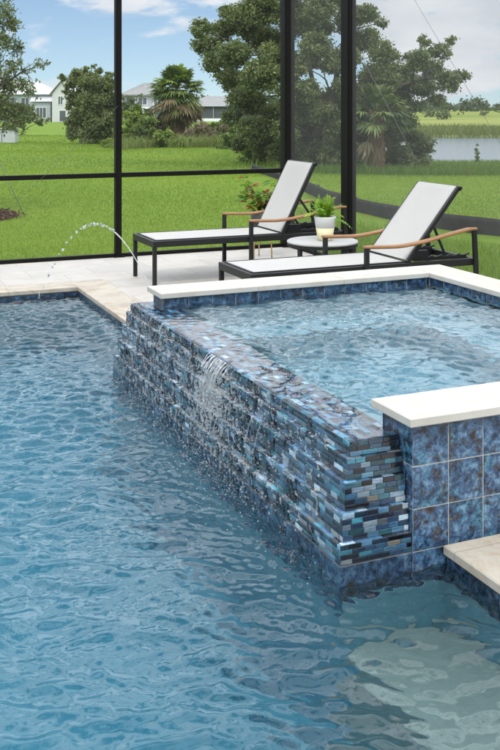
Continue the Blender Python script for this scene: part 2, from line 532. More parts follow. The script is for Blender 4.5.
# deck and coping
mb = MB()
mb.box(-4.5, 4.93, YB + .30, 10.34, -.2, DECK - .004)
mb.box(XP + .30, 4.93, 5.96, YB + .30, -.2, DECK - .004)
mb.box(4.06, 4.93, 3.09, 5.96, -.2, DECK - .004)
mb.box(XP + .30, 4.93, -2, 3.09, -.2, DECK - .004)
tag(mb.build('pool_deck', M['travertine']), kind='structure')
mb = MB()
mb.box(-4.5, XP + .30, YB - .018, YB + .30, DECK - .038, DECK, None, .004)
mb.box(XP - .018, XP + .30, 6.07, YB - .020, DECK - .038, DECK, None, .004)
mb.box(XP - .020, XP + .30, .9, 3.068, DECK - .038, DECK, None, .005)
tag(mb.build('pool_coping', M['coping']), kind='structure')


# ---- water surface
def waves(X, Y, seed, lam=(0.07, 0.5), n=46, slope=0.15, adir=None, spread=math.pi):
    r = np.random.default_rng(seed)
    out = np.zeros_like(X)
    for i in range(n):
        L = lam[0] * (lam[1] / lam[0]) ** r.random()
        th = r.uniform(-spread, spread) + (adir or 0)
        k = 2 * math.pi / L
        amp = slope / k * math.sqrt(2.0 / n) * (1.0 if L < 0.25 else 0.8)
        # slow drift of phase keeps crests from being straight
        ph = r.uniform(0, 6.28) + 0.9 * np.sin(X * r.uniform(1, 4) + Y * r.uniform(1, 4) + r.uniform(0, 6))
        out += amp * np.sin(k * (X * math.cos(th) + Y * math.sin(th)) + ph)
    return out


def sharpen(z, s):
    """narrow crests, wide troughs"""
    q = z / (np.std(z) + 1e-9)
    q = 2.2 * np.tanh(q / 2.2)
    return (np.exp(0.38 * q) - 1.07) / 0.42 * np.std(z) * s


def water_body(name, xs, ys, ztop, zbot, mat):
    nx, ny = len(xs), len(ys)
    X, Y = np.meshgrid(xs, ys)
    top = np.stack([X, Y, ztop(X, Y)], -1).reshape(-1, 3)
    bot = np.stack([X, Y, zbot(X, Y)], -1).reshape(-1, 3)
    idx = np.arange(nx * ny).reshape(ny, nx)
    q = np.stack([idx[:-1, :-1], idx[:-1, 1:], idx[1:, 1:], idx[1:, :-1]], -1).reshape(-1, 4)
    qb = q[:, ::-1] + nx * ny
    ring = np.concatenate([idx[0, :], idx[1:, -1], idx[-1, -2::-1], idx[-2:0:-1, 0]])
    nxt = np.roll(ring, -1)
    sk = np.stack([ring + nx * ny, nxt + nx * ny, nxt, ring], -1)
    return npmesh(name, np.concatenate([top, bot]), np.concatenate([q, qb, sk]), mat, None, True)


LEVEL = 0.034        # pool water against the tile band


def pool_z(X, Y):
    z = waves(X, Y, 3, (0.052, 0.165), 120, 0.33, 1.15, .8)
    z = sharpen(z, 1.0) * (.75 + .45 * np.sin(X * 1.9 + 1.3 * np.sin(Y * 1.1)) * np.sin(Y * 1.6 - X * .8)) + waves(X, Y, 8, (.22, .6), 24, .08) + waves(X, Y, 5, (0.034, 0.06), 50, 0.09, 1.15, 1.2)
    dist = np.maximum(XS - X, 0) + np.maximum(2.9 - Y, 0) * 1.5 + np.maximum(Y - 6.0, 0) * 1.2
    env = np.exp(-dist / 0.33)
    z += env * waves(X, Y, 9, (0.025, 0.08), 50, 0.22)
    # ring from the falling deck jet
    r = np.hypot(X - 1.755, Y - 8.74)
    z += 0.006 * np.sin(r * 2 * math.pi / 0.11) * np.exp(-r / 0.35)
    return z + LEVEL


tag(water_body('pool_water', np.linspace(-2.9, XP + .012, 540), np.linspace(1.5, YB + .012, 780), pool_z,
               lambda X, Y: np.full_like(X, FLOORZ - .01), M['water']), kind='structure')

# ------------------------------------------------------------------ raised spa
spa = empty('raised_spa', (0, 0, 0))
tag(spa, 'raised spa clad in stepped blue glass mosaic with cream caps spilling into the pool', 'spa')
TZ = [(0.0, 0.10), (0.10, 0.17), (0.17, 0.27), (0.27, 0.37), (0.37, 0.447), (0.447, 0.50)]
INS = [0.0] + [0.003 + 0.0212 * k for k in range(5)]
g = MB(); mo = MB(); gl = MB()
T = 0.004
for k, (z0, z1) in enumerate(TZ):
    i = INS[k]
    xa, ya, yb = XS + i + T, YS + i + T, 6.06 - i - T
    zb = z0 - .30 if k == 0 else z0 - .001
    g.box(xa, XW - .0005 * (k + 1), ya, yb, zb, z1 - T)
    if k == 0:
        # a row of 15 cm glazed tiles at the waterline
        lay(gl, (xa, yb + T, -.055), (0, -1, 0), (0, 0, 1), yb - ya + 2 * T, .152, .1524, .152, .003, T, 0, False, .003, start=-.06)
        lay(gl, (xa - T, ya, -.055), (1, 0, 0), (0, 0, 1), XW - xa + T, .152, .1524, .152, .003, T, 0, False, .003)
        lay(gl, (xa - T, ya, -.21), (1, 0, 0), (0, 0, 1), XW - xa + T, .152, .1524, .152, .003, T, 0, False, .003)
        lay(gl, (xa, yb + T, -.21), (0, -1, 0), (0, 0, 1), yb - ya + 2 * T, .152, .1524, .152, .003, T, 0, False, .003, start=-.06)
        continue
    th = (z1 - z0) / round((z1 - z0) / 0.019)
    if k == 5:
        th = (z1 - z0) / 3
    lay(mo, (xa, yb + T, z0), (0, -1, 0), (0, 0, 1), yb - ya + 2 * T, z1 - z0, .054, th, .0018, T)
    lay(mo, (xa - T, ya, z0), (1, 0, 0), (0, 0, 1), XW - xa + T, z1 - z0, .054, th, .0018, T)
    lay(mo, (XW, yb, z0), (-1, 0, 0), (0, 0, 1), XW - xa + T, z1 - z0, .054, th, .0018, T)
    # treads: paler aqua tiles, with the wet sheen of the sky painted in
    if k < 5:
        w = INS[k + 1] - i + .004
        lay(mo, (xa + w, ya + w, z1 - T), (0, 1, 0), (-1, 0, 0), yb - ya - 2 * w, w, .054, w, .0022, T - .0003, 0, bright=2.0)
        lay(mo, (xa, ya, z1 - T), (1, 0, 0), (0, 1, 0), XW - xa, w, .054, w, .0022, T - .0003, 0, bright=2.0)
    else:
        lay(mo, (XW - .002, ya, z1 - T), (0, 1, 0), (-1, 0, 0), yb - ya, XW - xa, .049, .0245, .0022, T, bright=(1.1, 1.4, 1.6))  # weir top tinted pale blue, the reflected sky painted into its tiles
# inner lip of the weir down into the spa
lay(mo, (XW + .0005, YN + .002, .30), (0, 1, 0), (0, 0, 1), YF - YN - .004, .20, .049, .0245, .0022, T)
g.build('weir_core', M['darkgrout'], spa)
mo.build('mosaic_cladding', M['mosaic'], spa)
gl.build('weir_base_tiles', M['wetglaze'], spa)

# glazed tile walls: near, far and right
CZ = 0.565
wg = MB(); wt = MB()
wg.box(XW + .0055, XE + .22, YS + .0035, YN - .006, -.4, CZ)
wg.box(XW - .07, XE + .22, YF + .006, YBK - .006, -.02, CZ)
wg.box(XE + .006, XE + .22, YN - .006, YF + .006, -.02, CZ)
wg.build('wall_core', M['grout'], spa)
t6 = .0022
for (zr) in range(-1, 4):
    z0 = 0.0975 + .1558 * (zr - 0)
    z0 = {-1: -.0605 - .1558, 0: -.0605, 1: .0955, 2: .2515, 3: .4085}[zr]
    h = .1565
    lay(wt, (XW + .004, YS + .0035, z0), (1, 0, 0), (0, 0, 1), XE + .22 - XW, h, .1565, h, .0045, t6, 0, False, .003)
    lay(wt, (XW + .0055, YN - .006, z0), (0, -1, 0), (0, 0, 1), YN - YS - .008, h, .1565, h, .0045, t6, 0, False, .003, start=-.085)
z0 = .4085; h = .1565
lay(wt, (XW - .07, YF + .006, z0), (1, 0, 0), (0, 0, 1), XE - XW + .07, h, .1565, h, .0045, t6, 0, False, .003)
lay(wt, (XW - .07, YBK - .006, z0), (0, -1, 0), (0, 0, 1), YBK - YF - .006, h, .1565, h, .0045, t6, 0, False, .003, start=-.05)
lay(wt, (XE + .006, YF, z0), (0, -1, 0), (0, 0, 1), YF - YN, h, .1565, h, .0045, t6, 0, False, .003)
lay(wt, (XE, YN - .006, z0), (-1, 0, 0), (0, 0, 1), XE - XW, h, .1565, h, .0045, t6, 0, False, .003)
wt.build('wall_tiles', M['glaze'], spa)
# capstones
cb = MB()
ct = .600
def cap(x0, x1, y0, y1):
    cb.box(x0, x1, y0, y1, CZ + .0005, ct, None, .004)
xs = [1.947, 2.56, 3.17, XE - .03]
for a, b in zip(xs[:-1], xs[1:]):
    cap(a + .001, b - .001, 3.045, 3.322)
xs = [1.875, 2.52, 3.13, XE - .025]
for a, b in zip(xs[:-1], xs[1:]):
    cap(a + .001, b - .001, YF - .032, YBK + .02)
ys = [3.045, 3.6, 4.2, 4.8, 5.4, YBK + .02]
for a, b in zip(ys[:-1], ys[1:]):
    cap(XE - .024, XE + .245, a + .001, b - .001)
cb.build('coping', M['cap'], spa)
ib = MB()
ib.box(XW - .02, XE + .02, YN - .02, YF + .02, -.45, -.40)
ib.add([(XW, YN, -.4), (XE, YN, -.4), (XE, YN, .41), (XW, YN, .41)], [(3, 2, 1, 0)])
ib.add([(XW, YF, -.4), (XE, YF, -.4), (XE, YF, .41), (XW, YF, .41)], [(0, 1, 2, 3)])
ib.add([(XE, YN, -.4), (XE, YF, -.4), (XE, YF, .41), (XE, YN, .41)], [(3, 2, 1, 0)])
ib.add([(XW + .001, YN, -.4), (XW + .001, YF, -.4), (XW + .001, YF, .30), (XW + .001, YN, .30)], [(0, 1, 2, 3)])
ib.box(XE - .42, XE - .004, YN + .004, YF - .004, -.398, .05, None, .02)
ib.box(XW + .004, XE - .43, YF - .42, YF - .004, -.398, .05, None, .02)
ib.build('basin', M['spaplaster'], spa)


def spa_z(X, Y):
    z = sharpen(waves(X, Y, 21, (0.042, 0.14), 110, 0.30, 1.3, 1.1) + waves(X, Y, 27, (.25, .6), 24, .10), 1.0)
    z += waves(X, Y, 23, (0.03, 0.08), 40, 0.13)
    on = np.clip((X - XW) / 0.10, 0, 1)
    on = on * on * (3 - 2 * on)
    film = 0.0008 * np.sin(Y * 21 + 2 * np.sin(X * 15)) + 0.0004 * np.sin(X * 40 + Y * 17) + waves(X, Y, 31, (0.028, 0.10), 40, 0.045)
    edge = np.clip((1.80 - X) / 0.03, 0, 1)
    return np.maximum(np.where(on > 0, 0, 0.5026), 0.5075 + np.maximum(on * z, -.03) + (1 - on) * film - 0.004 * edge - np.clip((3.36 - Y) / .12, 0, 1) * (1 - on) * .0045)


def spa_b(X, Y):
    return np.where(X < XW + .006, 0.4935, -0.405)


xs = np.concatenate([np.arange(1.772, XW, 0.012), [XW + .0055, XW + .0065], np.arange(XW + .018, XE + .006, 0.0125)])
sw = water_body('spa_water', xs, np.concatenate([np.arange(3.172, YN, .012), np.arange(YN, 5.93, 0.0125)]), spa_z, spa_b, M['spawater'])
tag(sw, kind='structure')

# ------------------------------------------------------------------ overflow: ribbons, spray, foam
prof = []                      # the wet outline of the steps, from the rim down
for k in range(5, 0, -1):
    z0, z1 = TZ[k]
    prof += [(XS + INS[k], z1), (XS + INS[k], z0)]
prof += [(XS, 0.10), (XS, 0.0)]


def strength(y):
    """how strongly the weir runs at y"""
    s = 0.25 + 0.75 * math.exp(-((y - 4.50) / 0.36) ** 2) + 0.55 * math.exp(-((y - 5.4) / 0.35) ** 2) + 0.35 * math.exp(-((y - 4.1) / 0.30) ** 2)
    return s * (1 if y > 3.7 else max(0, (y - 3.3) / .4)) * (1 if y < 5.9 else .5)


rb = MB(); sp = []
def arc(y, x0, z0, x1, z1, w):
    """one falling ribbon of water from (x0,z0) to (x1,z1)"""
    n = 7; L = []; Rr = []
    dy = random.uniform(-.02, .02)
    for i in range(n):
        t = i / (n - 1)
        x = x0 + (x1 - x0) * t; z = z0 + (z1 - z0) * (0.25 * t + 0.75 * t * t)
        ww = w * (1 - .55 * t) * random.uniform(.7, 1.2)
        yy = y + dy * t + random.uniform(-.002, .002)
        L.append((x, yy - ww / 2, z)); Rr.append((x - .002, yy + ww / 2, z))
    vs = L + Rr + [(p[0] - .004, (p[1] + q[1]) / 2, p[2]) for p, q in zip(L, Rr)]
    fs = []
    for i in range(n - 1):
        fs += [(i, i + 1, 2 * n + i + 1, 2 * n + i), (2 * n + i, 2 * n + i + 1, n + i + 1, n + i), (n + i, n + i + 1, i + 1, i)]
    rb.add(vs, fs, None, True)


for k in range(5, 0, -1):
    z1 = TZ[k][1]; x0 = XS + INS[k]
    for q in range(40 if k == 5 else 9):
        y = random.uniform(3.4, 5.95) if q < 8 else random.gauss(4.47, .12)
        if random.random() > strength(y) * 0.8:
            continue
        main = abs(y - 4.47) < .20
        drop = 1 if not main else random.choice([1, 1, 2])
        kk = max(0, k - drop)
        out = random.uniform(.003, .012) + (random.uniform(.0, .03) if main and k > 3 else 0)
        arc(y, x0 + .006, z1 + .004, XS + INS[kk] - out, TZ[kk][1] + .002, random.uniform(.002, .010))
ribbons = rb

_ico = None
def ico():
    global _ico
    if _ico is None:
        t = (1 + 5 ** .5) / 2
        v = np.array([(-1, t, 0), (1, t, 0), (-1, -t, 0), (1, -t, 0), (0, -1, t), (0, 1, t), (0, -1, -t), (0, 1, -t), (t, 0, -1), (t, 0, 1), (-t, 0, -1), (-t, 0, 1)], float)
        v /= np.linalg.norm(v[0])
        f = np.array([(0, 11, 5), (0, 5, 1), (0, 1, 7), (0, 7, 10), (0, 10, 11), (1, 5, 9), (5, 11, 4), (11, 10, 2), (10, 7, 6), (7, 1, 8), (3, 9, 4), (3, 4, 2), (3, 2, 6), (3, 6, 8), (3, 8, 9), (4, 9, 5), (2, 4, 11), (6, 2, 10), (8, 6, 7), (9, 8, 1)])
        _ico = (v, f)
    return _ico


def drops(name, pts, scl, mat):
    """many small irregular blobs: pts (n,3), scl (n,3)"""
    v, f = ico(); n = len(pts)
    ang = rng.uniform(0, 6.28, (n, 3))
    V = np.repeat(v[None], n, 0) * (1 + rng.normal(0, .18, (n, 12, 1)))
    ca, sa = np.cos(ang[:, 0])[:, None], np.sin(ang[:, 0])[:, None]
    x, y = V[..., 0] * ca - V[..., 1] * sa, V[..., 0] * sa + V[..., 1] * ca
    V = np.stack([x, y, V[..., 2]], -1) * np.asarray(scl)[:, None, :] + np.asarray(pts)[:, None, :]
    Fc = f[None] + (np.arange(n) * 12)[:, None, None]
    return npmesh(name, V.reshape(-1, 3), Fc.reshape(-1, 3), mat, None, True)


pts = []; sc = []
while len(pts) < 5200:
    y = random.uniform(3.35, 5.98)
    if random.random() > strength(y):
        continue
    k = random.choice([0, 1, 1, 2, 2, 3, 3, 4])
    if random.random() < .62:     # on and just above a tread
        z = TZ[k][1] + abs(random.gauss(0, .014)); x = XS + INS[k] + random.uniform(-.012, .016)
    else:                         # in the air or on the riser
        z = random.uniform(0.0, .46)
        kk = next(i for i, (a, b) in enumerate(TZ) if a <= z < b)
        x = XS + INS[kk] - abs(random.gauss(0, .022)) - .002
    y += random.gauss(0, .004)
    s = random.choice([.0007, .0009, .0012, .0016, .0022]) * random.uniform(.7, 1.3)
    pts.append((x, y, z)); sc.append((s, s * random.uniform(.8, 2.2), s * random.uniform(.7, 1.9)))
# broken foam in the main cascade
for q in range(900):
    y = random.gauss(4.46, .11); z = abs(random.gauss(.33, .06)); 
    if z > .44: continue
    kk = next((i for i, (a, b) in enumerate(TZ) if a <= z < b), 0)
    pts.append((XS + INS[kk] - abs(random.gauss(.004, .014)), y, z)); s = random.uniform(.001, .0038)
    sc.append((s, s * random.uniform(1, 2.5), s * random.uniform(.8, 1.6)))
tag(drops('water_spray', np.array(pts), np.array(sc), M['spray']), kind='stuff', label='white spray splashing down the mosaic steps', cat='water spray')
ys_ = np.arange(3.30, 5.99, .0065)
seg = [np.linspace(0, 1, max(2, int(math.hypot(p[0] - q[0], p[1] - q[1]) / .0045)), endpoint=False) for p, q in zip(prof[:-1], prof[1:])]
PX = np.concatenate([p[0] + (q[0] - p[0]) * t for p, q, t in zip(prof[:-1], prof[1:], seg)])
PZ = np.concatenate([p[1] + (q[1] - p[1]) * t for p, q, t in zip(prof[:-1], prof[1:], seg)])
S = np.arange(len(PX)) * .0045
SS, YY = np.meshgrid(S, ys_)
fn = waves(YY, SS * .45, 41, (.012, .05), 50, .55) + waves(YY, SS, 43, (.012, .03), 40, .35)
mask = waves(YY * 1.0, SS * .6, 47, (.05, .30), 50, 1.0); mask /= mask.std()
run = np.array([strength(y) for y in ys_])[:, None]
thick = .0028 + np.clip(fn, -.0022, .006)
FX = PX[None, :] - thick * .85 ; FZ = PZ[None, :] + thick * .5
fv = np.stack([FX, YY, FZ], -1).reshape(-1, 3)
fi = np.arange(FX.size).reshape(FX.shape)
on = mask < (run * 2.6 - 1.2)
on = on[:-1, :-1]
fq = np.stack([fi[:-1, :-1], fi[:-1, 1:], fi[1:, 1:], fi[1:, :-1]], -1)[on]
tag(npmesh('overflow_film', fv, fq[:, ::-1], M['filmwater'], None, True), kind='stuff', label='broken clear film of water clinging to the mosaic steps', cat='overflow')
# froth: thicker, whiter tatters of the same water, gathered on the treads and in the main fall
fine = waves(YY, SS, 51, (.008, .022), 60, .9) + waves(YY, SS * .5, 53, (.02, .06), 40, .5)
gp = np.gradient(PZ); tread = (np.abs(gp) < .0022).astype(float)[None, :]
m2 = waves(YY, SS * .8, 57, (.02, .09), 60, 1.0); m2 /= m2.std(); m3 = fine / fine.std()
casc = np.exp(-((YY - 4.47) / .16) ** 2) * np.exp(-((PZ[None, :] - .34) / .10) ** 2)
lvl = -1.78 + .75 * np.minimum(run, 1) + .85 * tread * run + 1.75 * casc - .5 * (PZ[None, :] > .46) - .35 * (PZ[None, :] < .09)
on = ((m2 * .6 + m3 * .8) < lvl)[:-1, :-1]
th2 = .004 + np.clip(fine * .8, -.003, .010) + .008 * casc
fv = np.stack([PX[None, :] - th2 * .9, YY, PZ[None, :] + th2 * .7], -1).reshape(-1, 3)
fq = np.stack([fi[:-1, :-1], fi[:-1, 1:], fi[1:, 1:], fi[1:, :-1]], -1)[on]
tag(npmesh('overflow_froth', fv, fq[:, ::-1], M['froth'], None, True), kind='stuff', label='white froth where the overflow breaks on the mosaic steps', cat='froth')
tag(ribbons.build('overflow_water', M['clear']), kind='stuff', label='clear ribbons of overflow running down the mosaic steps', cat='overflow')

pts = []; sc = []
while len(pts) < 1500:
    y = random.uniform(3.0, 6.2); x = XS - .004 - random.expovariate(1 / .11)
    if random.random() > strength(y) + .12:
        continue
    s = random.choice([.0008, .0011, .0014, .002]) * random.uniform(.7, 1.3)
    pts.append((x, y, LEVEL + random.uniform(.0, .008) + (abs(random.gauss(0, .03)) if x > XS - .12 and random.random() < .4 else 0))); sc.append((s * random.uniform(1, 2), s * random.uniform(1, 2.2), s * .8))
tag(drops('foam_bubbles', np.array(pts), np.array(sc), M['spray']), kind='stuff', label='foam bubbles floating below the spillway', cat='foam')

# deck jet
jm = MB()
P0 = Vector((2.515, 7.755, .115)); P1 = Vector((1.79, 8.975, 0.0))
P1 = Vector((1.80, 8.70, 0.0)) if False else P1
P1 = Vector((1.755, 8.745, LEVEL))
def jet(t):
    p = P0.lerp(P1, t); p.z = .115 * (1 - t) + LEVEL * t + 4 * .655 * t * (1 - t); return p
jm.tube([jet(t) for t in np.linspace(0, .34, 26)], [.0028 + .004 * t for t in np.linspace(0, 1, 26) ** 2 * .8], 7)
t = .345
while t < .99:
    seg = random.uniform(.006, .02) if t < .62 else random.uniform(.004, .010)
    n = 4
    r = random.uniform(.007, .014) if t < .8 else random.uniform(.006, .010)
    q = [jet(t + seg * i / n) + Vector((random.gauss(0, .003), random.gauss(0, .003), random.gauss(0, .006))) for i in range(n + 1)]
    jm.tube(q, [r * .25, r * .9, r, r * .8, r * .2], 7)
    t += seg + (random.uniform(.002, .012) if t < .6 else random.uniform(.012, .05))
e = jet(1.0)
jm.tube([e + Vector((0, 0, .07)), e + Vector((.002, 0, .03)), e], [.002, .006, .012], 7)
j = jm.build('deck_jet_water', M['spray'])
tag(j, 'thin arc of water from a deck jet breaking into drops over the pool', 'water jet')

# ------------------------------------------------------------------ screen enclosure
enc = empty('screen_enclosure', (4.97, 10.39, DECK))
tag(enc, 'dark bronze screen enclosure with posts, chair rail and mesh round the deck', 'screen enclosure')
O = enc.location
def loc(p): return (p[0] - O.x, p[1] - O.y, p[2] - O.z)
TOP = 4.2
def post(x0, x1, y0, y1):
    b = MB(); b.box(x0 - O.x, x1 - O.x, y0 - O.y, y1 - O.y, -.004, TOP, None, .004)
    # splice flange along the post
    b.box(x0 - O.x + .012, x1 - O.x - .012, y0 - O.y - .006, y1 - O.y + .006, 0, TOP - .01, None, .002)
    b.box(x0 - O.x - .03, x1 - O.x + .03, y0 - O.y - .02, y1 - O.y + .02, -.004, .012, None, .002)
    b.build('post', M['bronze'], enc)
post(2.905, 2.968, 10.35, 10.43)
post(4.905, 5.03, 10.325, 10.455)
post(4.925, 5.025, 8.88, 9.02)
post(0.86, 0.92, 10.35, 10.43)
for (a, b) in ((-3.0, 2.903), (2.970, 4.903)):
    r = MB(); r.beam(loc((a, 10.39, .99)), loc((b, 10.39, .99)), .05, .05); r.build('chair_rail', M['bronze'], enc)
    r = MB(); r.beam(loc((a, 10.39, .125)), loc((b, 10.39, .125)), .05, .04); r.build('bottom_track', M['bronze'], enc)
    s = MB(); s.add([loc((a, 10.392, .15)), loc((b, 10.392, .15)), loc((b, 10.392, 4.2)), loc((a, 10.392, 4.2))], [(0, 1, 2, 3)]); s.build('screen_panel', M['screenb'], enc)
for (a, b) in ((10.32, 9.023), (8.878, 2.0)):
    r = MB(); r.beam(loc((4.975, a, .125)), loc((4.975, b, .125)), .05, .04); r.build('bottom_track', M['bronze'], enc)
    s = MB(); s.add([loc((4.978, a, .15)), loc((4.978, b, .15)), loc((4.978, b, 4.2)), loc((4.978, a, 4.2))], [(0, 1, 2, 3)]); s.build('screen_panel', M['screenr'], enc)
r = MB(); r.beam(loc((-3, 10.39, 4.25)), loc((5.03, 10.39, 4.25)), .06, .1); r.build('top_beam', M['bronze'], enc)
r = MB(); r.beam(loc((4.97, 10.3, 4.25)), loc((4.97, 2, 4.25)), .06, .1); r.build('top_beam', M['bronze'], enc)


def onX(px, X):
    t = (px - 250) / FOC; dx = Fv[0] + t * Rv[0]; dy = Fv[1] + t * Rv[1]; return X * dy / dx


def onY(px, Y):
    t = (px - 250) / FOC; dx = Fv[0] + t * Rv[0]; dy = Fv[1] + t * Rv[1]; return Y * dx / dy


def zat(py, X, Y):
    return CAMH - (py - 107) * (X * Fv[0] + Y * Fv[1]) / FOC


def cab_r(a, b):
    pts = []
    for (x, y) in (a, b):
        Y = onX(x, 4.93); pts.append(loc((4.93, Y, zat(y, 4.93, Y))))
    c = MB(); c.tube(pts, .0018, 6); c.build('brace_cable', M['cable'], enc)


def cab_b(a, b):
    pts = []
    for (x, y) in (a, b):
        X = onY(x, 10.34); pts.append(loc((X, 10.34, zat(y, X, 10.34))))
    c = MB(); c.tube(pts, .0016, 6); c.build('brace_cable', M['cable'], enc)


cab_r((357, 48), (432, 190)); cab_r((405, -16), (520, 176)); cab_b((118, 106), (2, 216))

# ------------------------------------------------------------------ loungers
def make_lounger(name, label, loc_, back_dx, back_dz, pivot):
    """chaise along +x, foot at 0; back top given by run and rise"""
    r = empty(name, loc_)
    tag(r, label, 'sun lounger', 'sun loungers on the pool deck')
    hw = .300; Z = .405
    f = MB()
    for s in (-1, 1):
        f.beam((-.02, s * hw, Z - .028), (1.97, s * hw, Z - .028), .036, .055)
    f.beam((-.002, -hw + .018, Z - .03), (-.002, hw - .018, Z - .03), .036, .060)
    f.beam((1.95, -hw + .018, Z - .03), (1.95, hw - .018, Z - .03), .036, .050)
    f.beam((pivot, -hw + .018, Z - .04), (pivot, hw - .018, Z - .04), .03, .03)
    f.build('frame', M['black'], r)
    for s in (-1, 1):
        for (x, zt) in ((-.003, Z - .056), (.93, 0), (1.90, 0)):
            if zt:
                b = MB(); b.beam((x, s * hw, 0), (x, s * hw, zt + .0), .034, .036, (1, 0, 0)); b.build('leg', M['black'], r)
        for (x, dx, zt, nm) in ((.93, 0, .540, 'arm_post'), (1.95, -.035, .635, 'arm_post')):
            b = MB(); b.beam((x, s * (hw + .037), 0), (x + dx, s * (hw + .037), zt), .034, .036, (1, 0, 0)); b.build(nm, M['black'], r)
        # bent teak arm
        n = 15; vs = []; fs = []
        for i in range(n):
            t = i / (n - 1)
            x = .905 + t * 1.03
            z = .552 + .105 * (max(0, t - .28) / .72) ** 1.35 - .012 * math.sin(math.pi * min(1, t / .75)) - .015 * max(0, (t - .9) / .1) ** 2
            w = .026 + .004 * math.sin(t * math.pi); h = .0135
            if i in (0, n - 1):
                w *= .8; h *= .8
            y = s * (hw + .037)
            for a in range(10):
                an = 2 * math.pi * a / 10
                vs.append((x, y + w * math.copysign(abs(math.cos(an)) ** .6, math.cos(an)), z + h * math.copysign(abs(math.sin(an)) ** .6, math.sin(an))))
        for i in range(n - 1):
            for a in range(10):
                fs.append((i * 10 + a, (i + 1) * 10 + a, (i + 1) * 10 + (a + 1) % 10, i * 10 + (a + 1) % 10))
        fs += [tuple(range(10)), tuple(range(n * 10 - 1, n * 10 - 11, -1))]
        b = MB(); b.add(vs, fs, None, True); b.build('armrest', M['teak'], r)
    # seat sling
    b = MB(); nx, ny = 24, 8
    vs = [(.03 + (pivot - .04) * i / nx, -.268 + .536 * q / ny, Z + .004 - .010 * math.sin(math.pi * q / ny) * math.sin(math.pi * i / nx)) for i in range(nx + 1) for q in range(ny + 1)]
    top = len(vs); vs += [(x, y, z - .006) for x, y, z in vs]
    fs = []
    for i in range(nx):
        for q in range(ny):
            a = i * (ny + 1) + q
            fs.append((a, a + ny + 1, a + ny + 2, a + 1)); fs.append((top + a, top + a + 1, top + a + ny + 2, top + a + ny + 1))
    b.add(vs, fs, None, True); b.build('seat_sling', M['sling'], r)
    b = MB()
    for q in (-.275, .275):
        b.beam((.02, q, Z + .003), (pivot, q, Z + .003), .012, .010)
    b.beam((.012, -.27, Z + .003), (.012, .27, Z + .003), .012, .010)
    b.build('sling_rail', M['black'], r)
    # backrest
    A = Vector((pivot, 0, Z + .005)); B = A + Vector((back_dx, 0, back_dz)); d = (B - A).normalized(); nrm = Vector((-d.z, 0, d.x))
    bk = MB()
    for s in (-1, 1):
        bk.beam(A + Vector((0, s * .283, 0)) - nrm * .012, B + Vector((0, s * .283, 0)) - nrm * .012, .026, .036, nrm)
    bk.beam(B + Vector((0, -.296, 0)) - nrm * .026, B + Vector((0, .296, 0)) - nrm * .026, .035, .026, nrm)
    bk.beam(A + Vector((0, -.283, 0)) - nrm * .014, A + Vector((0, .283, 0)) - nrm * .014, .024, .024, nrm)
    bo = bk.build('backrest', M['black'], r)
    sl = MB(); vs = []
    for i in range(nx + 1):
        for q in range(ny + 1):
            t = i / nx
            p = A + (B - A) * (.015 + .985 * t) + Vector((0, -.272 + .544 * q / ny, 0)) + nrm * (.009 - .014 * math.sin(math.pi * q / ny) * math.sin(math.pi * t))
            if t > .97: p -= nrm * .004
            vs.append(tuple(p))
    top = len(vs); vs += [tuple(Vector(p) - nrm * .006) for p in vs]
    fs = []
    for i in range(nx):
        for q in range(ny):
            a = i * (ny + 1) + q
            fs.append((a, a + 1, a + ny + 2, a + ny + 1)); fs.append((top + a, top + a + ny + 1, top + a + ny + 2, top + a + 1))
    # close the edge
    rim = [i * (ny + 1) for i in range(nx + 1)]; rim2 = [i * (ny + 1) + ny for i in range(nx + 1)]
    for e in (rim, rim2):
        for a, b_ in zip(e[:-1], e[1:]):
            fs.append((a, b_, top + b_, top + a))
    sl.add(vs, fs, None, True); sl.build('back_sling', M['sling'], bo)
    # prop struts and ratchet
    m = A.lerp(B, .52)
    for s in (-1, 1):
        pr_ = MB(); pr_.beam(m + Vector((0, s * .24, 0)) - nrm * .03, (1.72, s * .24, Z - .005), .014, .022)
        pr_.build('back_strut', M['black'], r)
    ra = MB()
    for s in (-1, 1):
        y = s * .245
        ra.beam((pivot + .10, y, Z + .010), (1.90, y, Z + .010), .020, .030)
        for q in range(5):
            x = pivot + .22 + q * .085
            ra.add([(x, y - .008, Z + .02), (x + .05, y - .008, Z + .02), (x + .055, y - .008, Z + .036), (x + .02, y - .008, Z + .028),
                    (x, y + .008, Z + .02), (x + .05, y + .008, Z + .02), (x + .055, y + .008, Z + .036), (x + .02, y + .008, Z + .028)],
                   [(0, 1, 2, 3), (7, 6, 5, 4), (0, 4, 5, 1), (1, 5, 6, 2), (2, 6, 7, 3), (3, 7, 4, 0)])
    ra.beam((pivot + .20, -.245, Z + .055), (pivot + .20, .245, Z + .055), .018, .018)
    ra.box(pivot + .08, pivot + .22, -.262, -.225, Z, Z + .08, None, .004)
    ra.build('recline_ratchet', M['black'], r)
    return r


make_lounger('sun_lounger', 'white sling lounger with the steeper back, farther from the spa and nearer the lawn', (2.755, 8.83, DECK), .34, .66, 1.27)
make_lounger('sun_lounger', 'white sling lounger with the lower back, directly behind the spa coping', (2.865, 6.88, DECK), .48, .57, 1.315)

